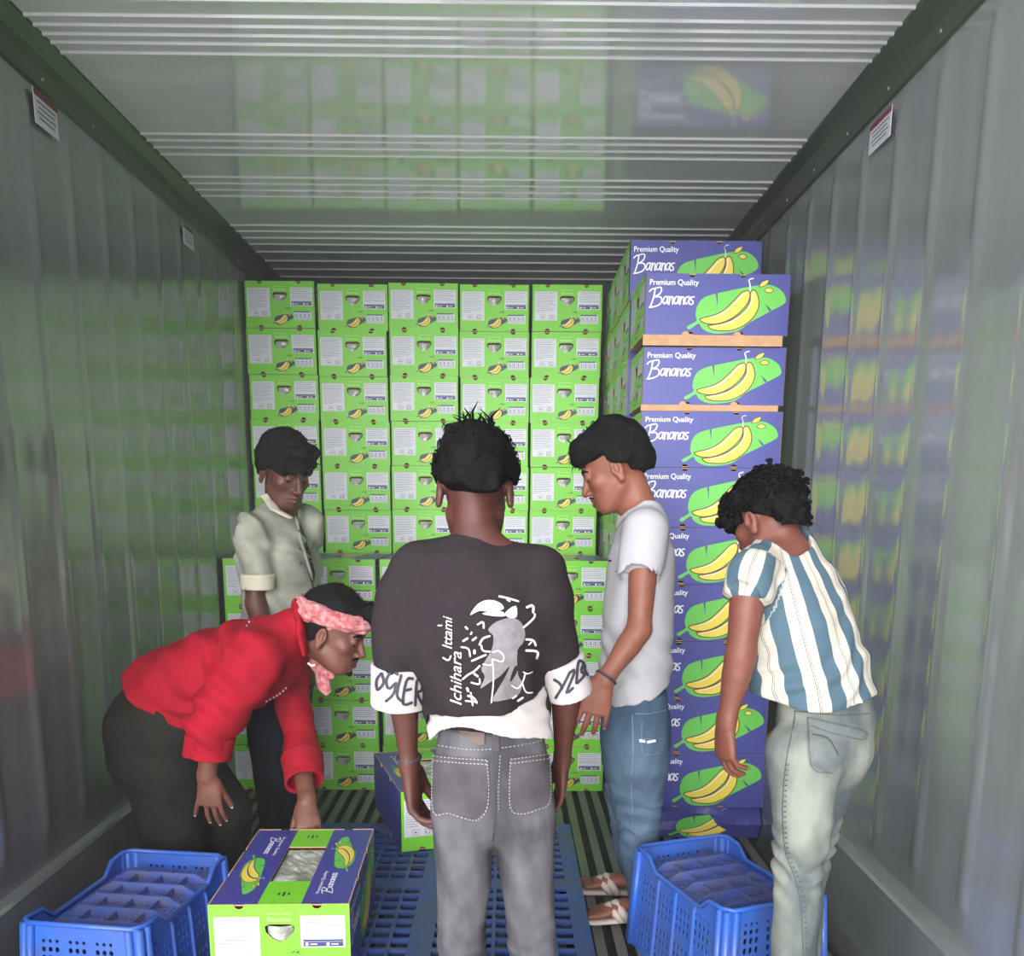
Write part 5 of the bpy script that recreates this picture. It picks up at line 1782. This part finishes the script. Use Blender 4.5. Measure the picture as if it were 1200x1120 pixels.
    fr = nt.nodes.new('ShaderNodeMath'); fr.operation = 'FRACT'; nt.links.new(at_.outputs['Fac'], fr.inputs[0])
    cr = nt.nodes.new('ShaderNodeValToRGB'); cr.color_ramp.interpolation = 'CONSTANT'
    el = cr.color_ramp.elements
    cream, blue, ln = srgb(190, 184, 172), srgb(76, 98, 112), srgb(84, 76, 70)
    stops = [(0.0, cream), (.265, ln), (.278, cream), (.315, ln), (.328, cream), (.56, blue)]
    el[0].position, el[0].color = stops[0]; el[1].position, el[1].color = stops[1]
    for p, c in stops[2:]: e_ = el.new(p); e_.color = c
    nt.links.new(fr.outputs[0], cr.inputs[0]); nt.links.new(cr.outputs[0], bs.inputs['Base Color'])
    S = Shape()
    spine = [(A(911, 622, 2.05), .060, .058), (A(916, 650, 2.038), .092, .074), (A(929, 697, 2.025), .130, .100), (A(941, 745, 2.01), .142, .112), (A(955, 795, 1.99), .146, .116), (A(963, 850, 1.98), .148, .122)]
    slL = [(A(886, 664, 1.94), .044, .050), (A(878, 678, 1.918), .048, .054), (A(874, 700, 1.913), .052, .057)]
    slR = [(A(944, 684, 2.12), .048, .050), (A(948, 705, 2.15), .050, .054), (A(952, 728, 2.17), .047, .054)]
    for q in (slL, slR): S.loft(q, side=(1, 0, 0), k=.02); cuff_cut(S, q); sock_hollow(S, q, .008, (1, 0, 0), .25)
    S.loft(spine, side=sd, k=.02)
    yoke(S, J, .046)
    S.loft([(A(898, 730, 1.98), .030), (A(900, 790, 1.96), .040), (A(905, 812, 1.955), .038)], k=.05)      # shirt front hanging forward
    S.loft([(A(904, 612, 2.055), .047, .046), (H.p(0, -.03, -.08), .056, .056)], side=sd, k=.006, op='-')
    hem0, hem1 = A(893, 826, 1.88), A(1028, 830, 1.95)
    w3, w4 = wave(43, 8, 16, 60), wave(44, 7, 60, 140)
    hz = hem0[2]
    fdir = np.cross(V3(0, 0, 1), sd)
    PS = [np.array(n[0]) for n in spine]
    def stripe(V):
        ax = nrm(PS[-1] - PS[0]); q = V - PS[0]
        t = np.clip(q @ ax, 0, np.linalg.norm(PS[-1] - PS[0]))
        zz = np.interp(V[:, 2], [p[2] for p in PS[::-1]], np.arange(len(PS))[::-1])
        c = np.stack([np.interp(zz, np.arange(len(PS)), [p[i] for p in PS]) for i in range(3)], -1)
        q = V - c
        th = np.arctan2(q @ sd, -(q @ fdir) if True else 0)
        u = th * .135 / .084 + .05
        a, e = np.array(slL[0][0]), np.array(slL[-1][0])
        for sl in (slL,):
            a, e = np.array(sl[0][0]), np.array(sl[-1][0])
            dd = nrm(e - a); w = (V - a) @ dd
            rad = np.linalg.norm((V - a) - w[:, None] * dd, axis=1)
            on = (rad < .066) & (w > -.02) & (w < .2)
            k2 = nrm(np.cross(dd, (0, 1, 0)))
            ths = np.arctan2((V - a) @ k2, (V - a) @ np.cross(dd, k2))
            u = np.where(on, ths * .052 / .070 + .62, u)
        return u
    tee, bt = garment('striped_shirt', o, S, .0042, m, [lambda P: hz - P[..., 2] + .012 * np.sin(P[..., 0] * 22)],
                      lambda P: .004 * w3(P) + .0022 * w4(P) + .005 * np.sin(P[..., 2] * 75 - P[..., 0] * 60 + 2.2 * w3(P)) * np.exp(-((P[..., 2] - .92) / .16) ** 2), attrs={'stripe': stripe})
    return o


M['dark_stitch'] = mat('dark_stitching', srgb(74, 78, 82), 0.8)
striped_man()


# ================= man in the red shirt, bent over to the right =================
def red_shirt_man():
    Y = 2.68
    H = Head(A(389, 741, 2.66), (.94, -.08, -.34), 1.0)
    J = dict(neck=A(345, 742, 2.67), chest=A(285, 768, 2.68), waist=A(222, 806, 2.69), pelvis=A(180, 845, 2.69),
             shR=A(305, 770, 2.52), shL=A(332, 775, 2.83), elR=A(250, 848, 2.46), elL=A(349, 855, 2.80),
             wrR=A(242, 910, 2.46), wrL=A(360, 938, 2.575), hipR=A(186, 865, 2.61), hipL=A(190, 862, 2.78),
             knR=A(205, 975, 2.65), knL=A(262, 950, 2.80))
    J['anR'] = floor_under(J['knR'] + V3(-.04, 0, 0), .08); J['anL'] = floor_under(J['knL'] + V3(-.03, .02, 0), .08)
    J['toeR'] = floor_under(J['anR'] + V3(.17, .10, 0), 0); J['toeL'] = floor_under(J['anL'] + V3(.17, .10, 0), 0)
    b = Body(J, H, 1.0)
    b.flesh({'R': dict(d=(.06, .0, -1), n=(.05, 1, .1), s=.92, curl=((14, 18, 10), (12, 16, 10), (12, 16, 10), (8, 12, 8)), spread=(3, 2, -5, -24), thumb=(20, 10, 10)),
             'L': dict(d=(.16, -.62, -.74), n=(-.10, .62, -.62), s=.92, curl=((30, 45, 30), (36, 50, 34), (40, 52, 36), (44, 54, 38)), thumb=(26, 24, 16))})
    o = b.build(lip_tint(skin_mat('skin_red_shirt_man', srgb(114, 70, 56)), srgb(86, 48, 42)),
                'person bending over at left in red shirt with pink headscarf, hand on a carton')
    H.face_bits(o, True)

    def top(S):
        S.loft([(H.p(-.03, .085, .098), .028 * H.s), (H.p(.0, .115, .098), .028 * H.s), (H.p(.03, .1, .098), .026 * H.s)], k=.025)
        S.loft([(H.p(0, -.086, .0), .052 * H.s, .026 * H.s), (H.p(0, -.080, -.042), .046 * H.s, .022 * H.s)], side=H.R[0], k=.02)
    line = lambda q: np.where(q[..., 1] > .01, .040 + .10 * (q[..., 1] - .05) - q[..., 2], np.maximum(.9 * (q[..., 1] + .005) + .012 - q[..., 2], -.052 - q[..., 2]))
    hair = hair_cap(H, o, (.012, .014, .030), line, top, .003, (70, 170), 23)
    mb = MB()
    rr = np.random.default_rng(5)
    for k in range(30):                                     # front hair pushed up over the scarf
        x = rr.uniform(-.045, .04); L = rr.uniform(.5, 1.0)
        mb.tube([H.p(x, .085, .085), H.p(x * 1.1, .112, .108), H.p(x * 1.15, .128 + .01 * L, .112 + .03 * L), H.p(x * 1.2 + rr.normal(0, .006), .134 + .018 * L, .120 + .052 * L)], [.012, .011, .007, .001], M['hair'], 6)
    t = mb.build('forelock', hair, True); t['kind'] = 'stuff'

    # pink checked headscarf, twisted round the head with a hanging end
    m = cloth('pink_checked_scarf', srgb(176, 78, 88), .6, 60, .5, c2=srgb(200, 150, 148))
    S = Shape()
    for ring, (z0, tilt, rr) in enumerate(((.062, .10, .021), (.040, .24, .019))):
        pts = []
        for k in range(19):
            a = 2 * PI * k / 18
            pts.append((H.p(.082 * math.cos(a), -.006 + .103 * math.sin(a), z0 - tilt * (.103 * math.sin(a)) * (-.25 if ring == 0 else -.18) + .004 * math.sin(3 * a + ring)), rr * .62 * H.s, rr * (1.0 + .12 * math.sin(2 * a)) * H.s))
        S.loft(pts, side=None if False else H.R[0] * 0 + V3(0.01, 0.02, .0) + (H.p(0, 0, -1) - H.c) * 0 + np.cross(H.R[2], V3(0, 0, 0)) + V3(.3, .2, .1), k=.010)
    S2 = Shape()
    for z0, sl, rr in ((.066, .02, .024), (.044, .10, .024)):
        pts = [(H.p(.080 * math.cos(2 * PI * k / 18), -.006 + .102 * math.sin(2 * PI * k / 18), z0 + sl * .1 * math.sin(2 * PI * k / 18)), rr * .75 * H.s) for k in range(19)]
        S2.loft(pts, k=.008)
    w = wave(51, 8, 60, 200)
    garment('headscarf', o, S2, .0038, m, [], lambda P: .003 * w(P) + .003 * np.sin((P - H.c) @ H.R[2] * 330 + 2 * w(P)))
    q0 = H.p(0, -.098, -.02)
    S = Shape().loft([(A(368, 765, 2.73), .022, .010), (A(376, 785, 2.73), .026, .012), (A(383, 811, 2.73), .018, .009)], side=(1, 0, 0), k=.01)
    S.loft([(A(380, 772, 2.73), .014, .010), (A(388, 792, 2.73), .014, .010)], side=(1, 0, 0), k=.01)
    garment('scarf_end', o, S, .0036, m, [], lambda P: .003 * np.sin(P[..., 0] * 260))

    # trousers
    mt = cloth('dark_olive_trousers', srgb(38, 38, 33), .2, 14, .2, c2=srgb(31, 31, 29))
    sd = (0, 1, 0)
    S = Shape().loft([(A(196, 826, 2.69), .160, .115), (A(176, 850, 2.69), .175, .125), (A(178, 880, 2.69), .170, .120)], side=sd, k=.04)
    for x, r0 in (('R', .110), ('L', .105)):
        h, kn, an = J['hip' + x], J['kn' + x], J['an' + x]
        S.loft([(h, .105, r0 + .01), (h * .5 + kn * .5, .098, r0 + .006), (kn, .090, r0 - .012), (kn * .5 + an * .5, .080, .088), (an + V3(0, 0, .02), .070, .080)], side=sd, k=.04)
    w1, w2 = wave(52, 8, 16, 50), wave(53, 6, 50, 120)
    garment('trousers', o, S, .006, mt, [lambda P: .05 - P[..., 2]], lambda P: .005 * w1(P) + .0015 * w2(P))

    # shirt
    mr = cloth('red_shirt_cotton', srgb(164, 18, 40), .1, 18, .25, c2=srgb(148, 15, 36))
    S = Shape()
    slR = [(A(298, 765, 2.54), .085, .075), (A(268, 812, 2.49), .078, .075), (A(247, 852, 2.465), .072, .068), (A(245, 872, 2.465), .062, .060)]
    slL = [(A(335, 765, 2.80), .070, .070), (A(343, 815, 2.80), .058, .058), (A(350, 860, 2.795), .055, .056), (A(354, 900, 2.68), .056, .058)]
    for q in (slR, slL): S.loft(q, side=(1, 0, 0), k=.035); cuff_cut(S, q)
    yoke(S, J, .058)
    S.loft([(A(352, 738, 2.67), .064, .062), (A(332, 752, 2.675), .120, .085), (A(300, 772, 2.68), .175, .125), (A(250, 790, 2.68), .172, .142), (A(205, 812, 2.69), .168, .138), (A(168, 836, 2.69), .165, .118), (A(140, 855, 2.69), .165, .108)], side=sd, k=.04)
    S.loft([(A(356, 738, 2.665), .050, .052), (A(385, 735, 2.66), .056, .06)], side=sd, k=.006, op='-')
    h0, h1 = A(128, 800, 2.56), A(206, 856, 2.55)
    hn = nrm(np.cross(h1 - h0, V3(0, 1, 0))); hn = hn if hn[2] < 0 else -hn
    w3, w4 = wave(54, 8, 14, 45), wave(55, 7, 40, 110)
    hc = lambda P: np.where(P[..., 0] < h1[0] + .015, (P - h0) @ hn + .006 * np.sin(P[..., 0] * 40), -1.0)
    gar, bv = garment('red_shirt', o, S, .0055, mr, [hc, lambda P: (-1.150) - P[..., 0]],
                      lambda P: .0075 * w3(P) + .0020 * w4(P) + .008 * np.sin(P[..., 0] * 55 + P[..., 2] * 60 + 2 * w3(P)) * np.exp(-((P[..., 0] + .75) / .22) ** 2))
    # rolled cuffs
    for q, a, c, wd in ((slR, (246, 862, 2.465), (243, 888, 2.46), .066), (slL, (353, 886, 2.72), (357, 917, 2.635), .061)):
        a, c = A(*a), A(*c)
        S = Shape().loft([(a, wd + .003, wd), (c, wd, wd - .003)], side=(1, 0, 0), k=.01)
        d = nrm(c - a)
        S.loft([(c - d * .012, wd - .012, wd - .014), (c + d * .06, wd - .010, wd - .012)], side=(1, 0, 0), k=.004, op='-')
        garment('rolled_cuff', gar, S, .004, mr, [plane_clip(a, -d), plane_clip(c, d)], lambda P: .003 * w4(P) + .002 * w3(P))
    # collar
    S = Shape().loft([(A(348, 712, 2.665), .014, .040), (A(352, 738, 2.59), .014, .036), (A(358, 765, 2.60), .012, .030)], side=(1, 0, 0), k=.02)
    garment('collar', gar, S, .0045, mr, [], lambda P: .002 * w4(P))
    mb = MB()
    line_on(mb, bv, [(301, 714), (295, 724), (288, 735)], 1.8, M['white'], .001, (2, 3))
    line_on(mb, bv, [(311, 822), (322, 816), (332, 809), (338, 802)], 1.8, M['white'], .001, (2, 2))
    s_ = mb.build('white_stitching', gar); s_['kind'] = 'stuff'
    mb = MB(); mb.tube([A(361, 777, 2.58), A(365, 780, 2.575), A(369, 779, 2.58)], .0028, M['white'], 6); mb.build('white_collar_tab', gar)
    return o


red_shirt_man()


# ================= man standing at the back on the left in the open pale shirt =================
def pale_shirt_man():
    Yc = 3.24
    H = Head(A(333, 553, 3.22), (.66, -.64, -.36), 1.02)
    J = dict(neck=A(327, 594, 3.25), chest=A(328, 665, 3.25), waist=A(327, 740, 3.25), pelvis=A(325, 805, 3.25),
             shR=A(297, 622, 3.14), shL=A(354, 614, 3.37), elR=A(300, 708, 3.10), elL=A(366, 700, 3.40),
             wrR=A(316, 775, 3.02), wrL=A(360, 775, 3.32), hipR=A(318, 825, 3.18), hipL=A(330, 825, 3.30),
             knR=A(319, 905, 3.22), knL=A(326, 905, 3.36))
    J['anR'] = floor_under(J['knR'] + V3(-.03, .14, 0), .08); J['anL'] = floor_under(J['knL'] + V3(.0, .10, 0), .08)
    J['toeR'] = floor_under(J['anR'] + V3(.13, -.13, 0), 0); J['toeL'] = floor_under(J['anL'] + V3(.15, -.1, 0), 0)
    b = Body(J, H, .98)
    b.flesh({'R': dict(d=(.2, -.2, -1), n=(.6, .75, 0)), 'L': dict(d=(.05, -.3, -1), n=(-.6, -.75, 0))})
    o = b.build(lip_tint(skin_mat('skin_pale_shirt_man', srgb(92, 57, 45)), srgb(84, 46, 42)),
                'person standing at back left in open pale grey shirt, looking down')
    H.face_bits(o)

    def fringe(S):
        S.loft([(H.p(-.055, .060, .090), .026 * H.s), (H.p(.0, .088, .086), .028 * H.s), (H.p(.045, .062, .080), .020 * H.s)], k=.025)
        S.loft([(H.p(-.045, .085, .062), .016 * H.s), (H.p(.01, .104, .050), .015 * H.s), (H.p(.05, .085, .040), .014 * H.s)], k=.015)
        for x in (-1, 1): S.loft([(H.p(.074 * x, .0, .06), .024 * H.s), (H.p(.078 * x, .004, .022), .013 * H.s)], k=.02)
        S.loft([(H.p(0, -.088, .0), .056 * H.s, .028 * H.s), (H.p(0, -.082, -.035), .048 * H.s, .02 * H.s)], side=H.R[0], k=.02)
    line = lambda q: np.where(q[..., 1] > .03, .030 - q[..., 2] - .25 * np.abs(q[..., 0]), np.maximum(.5 * (q[..., 1] - .01) + .012 - q[..., 2], -.045 - q[..., 2]))
    hair_cap(H, o, (.018, .018, .032), line, fringe, .004, (80, 190), 33)

    mt = cloth('navy_trousers', srgb(30, 34, 52), .2, 14, .2)
    sd = nrm((J['shR'] - J['shL']) * V3(1, 1, 0))
    S = Shape().loft([(A(327, 770, 3.25), .140, .100), (A(325, 815, 3.25), .150, .108)], side=sd, k=.03)
    for x in 'LR':
        S.loft([(J['hip' + x], .085, .09), (J['kn' + x], .070, .072), (J['an' + x], .058, .062)], side=sd, k=.03)
    w1 = wave(61, 8, 20, 60)
    garment('trousers', o, S, .007, mt, [lambda P: .05 - P[..., 2]], lambda P: .004 * w1(P))

    ms = cloth('pale_grey_shirt', srgb(170, 172, 158), .25, 9, .3, c2=srgb(128, 132, 120))
    S = Shape()
    slR = [(A(300, 617, 3.15), .060, .062), (A(298, 645, 3.12), .062, .066), (A(302, 682, 3.10), .058, .064)]
    slL = [(A(352, 610, 3.36), .060, .062), (A(358, 645, 3.385), .058, .062), (A(364, 682, 3.40), .055, .060)]
    for q in (slR, slL): S.loft(q, side=(1, 0, 0), k=.025); cuff_cut(S, q)
    S.loft([(A(327, 597, 3.25), .066, .064), (A(327, 612, 3.25), .125, .082), (A(327, 640, 3.25), .150, .104), (A(329, 690, 3.25), .150, .116), (A(328, 740, 3.25), .152, .116), (A(326, 790, 3.25), .170, .120)], side=sd, k=.02)
    yoke(S, J, .058)
    S.loft([(A(331, 588, 3.24), .052, .052), (H.p(0, -.01, -.1), .058, .06)], side=sd, k=.006, op='-')
    w3, w4 = wave(63, 8, 16, 55), wave(64, 7, 40, 110)
    gar, bv = garment('open_shirt', o, S, .0055, ms, [lambda P: A(326, 780, 3.1)[2] - P[..., 2]],
                      lambda P: .0075 * w3(P) + .0022 * w4(P) + .007 * np.sin(P[..., 2] * 60 + P[..., 0] * 50 + 2 * w3(P)))
    # dark inside of the open front painted on as a flat patch, the raised placket beside it, buttons
    mb = MB(); v2, f2 = fill2d([[(347, 617), (352, 614), (358, 630), (364, 650), (369, 672), (366, 690), (361, 668), (354, 645)]]); patch(mb, bv, v2, f2, cloth('dark_front_gap', srgb(58, 58, 60)), .0015, 8)
    mb.build('undershirt', o)  # the flat dark patch on the shirt, no separate garment
    pts = [(343, 598), (347, 612), (351, 630), (357, 650), (363, 672), (366, 692)]
    ps = [seen_on(bv, x, y, .004) for x, y in pts]
    mb = MB(); ps = [p for p in ps if p is not None]
    mb.tube(ps, [.006] * len(ps), ms, 8); mb.build('placket', gar, True)
    S = Shape().loft([(A(311, 582, 3.20), .008, .018), (A(322, 597, 3.14), .008, .020), (A(341, 607, 3.125), .006, .018)], side=(0, 0, 1), k=.02)
    S.loft([(A(311, 582, 3.20), .008, .018), (A(322, 586, 3.31), .008, .018), (A(345, 600, 3.26), .006, .016)], side=(0, 0, 1), k=.02)
    garment('collar', gar, S, .004, cloth('pale_collar', srgb(196, 192, 178), .1, 20), [], lambda P: .0015 * w4(P))
    for x, y in ((343, 600), (348, 622), (349, 644), (350, 661)):
        p = seen_on(bv, x, y, .012)
        if p is not None:
            mb = MB(); mb.tube([p, p + Vector((.001, -.003, 0))], .0055, M['dark_ink'], 8); mb.build('button', gar)
    a, c = A(302, 672, 3.10), A(303, 691, 3.10)
    d = nrm(c - a)
    S = Shape().loft([(a, .060, .066), (c, .060, .066)], side=(1, 0, 0), k=.01)
    S.loft([(c - d * .014, .046, .05), (c + d * .06, .05, .05)], side=(1, 0, 0), k=.004, op='-')
    garment('rolled_cuff', gar, S, .0045, cloth('cream_cuff', srgb(206, 200, 178), .1, 20), [plane_clip(a, -d), plane_clip(c, d)], lambda P: .003 * w4(P) + .002 * w3(P))
    return o


pale_shirt_man()
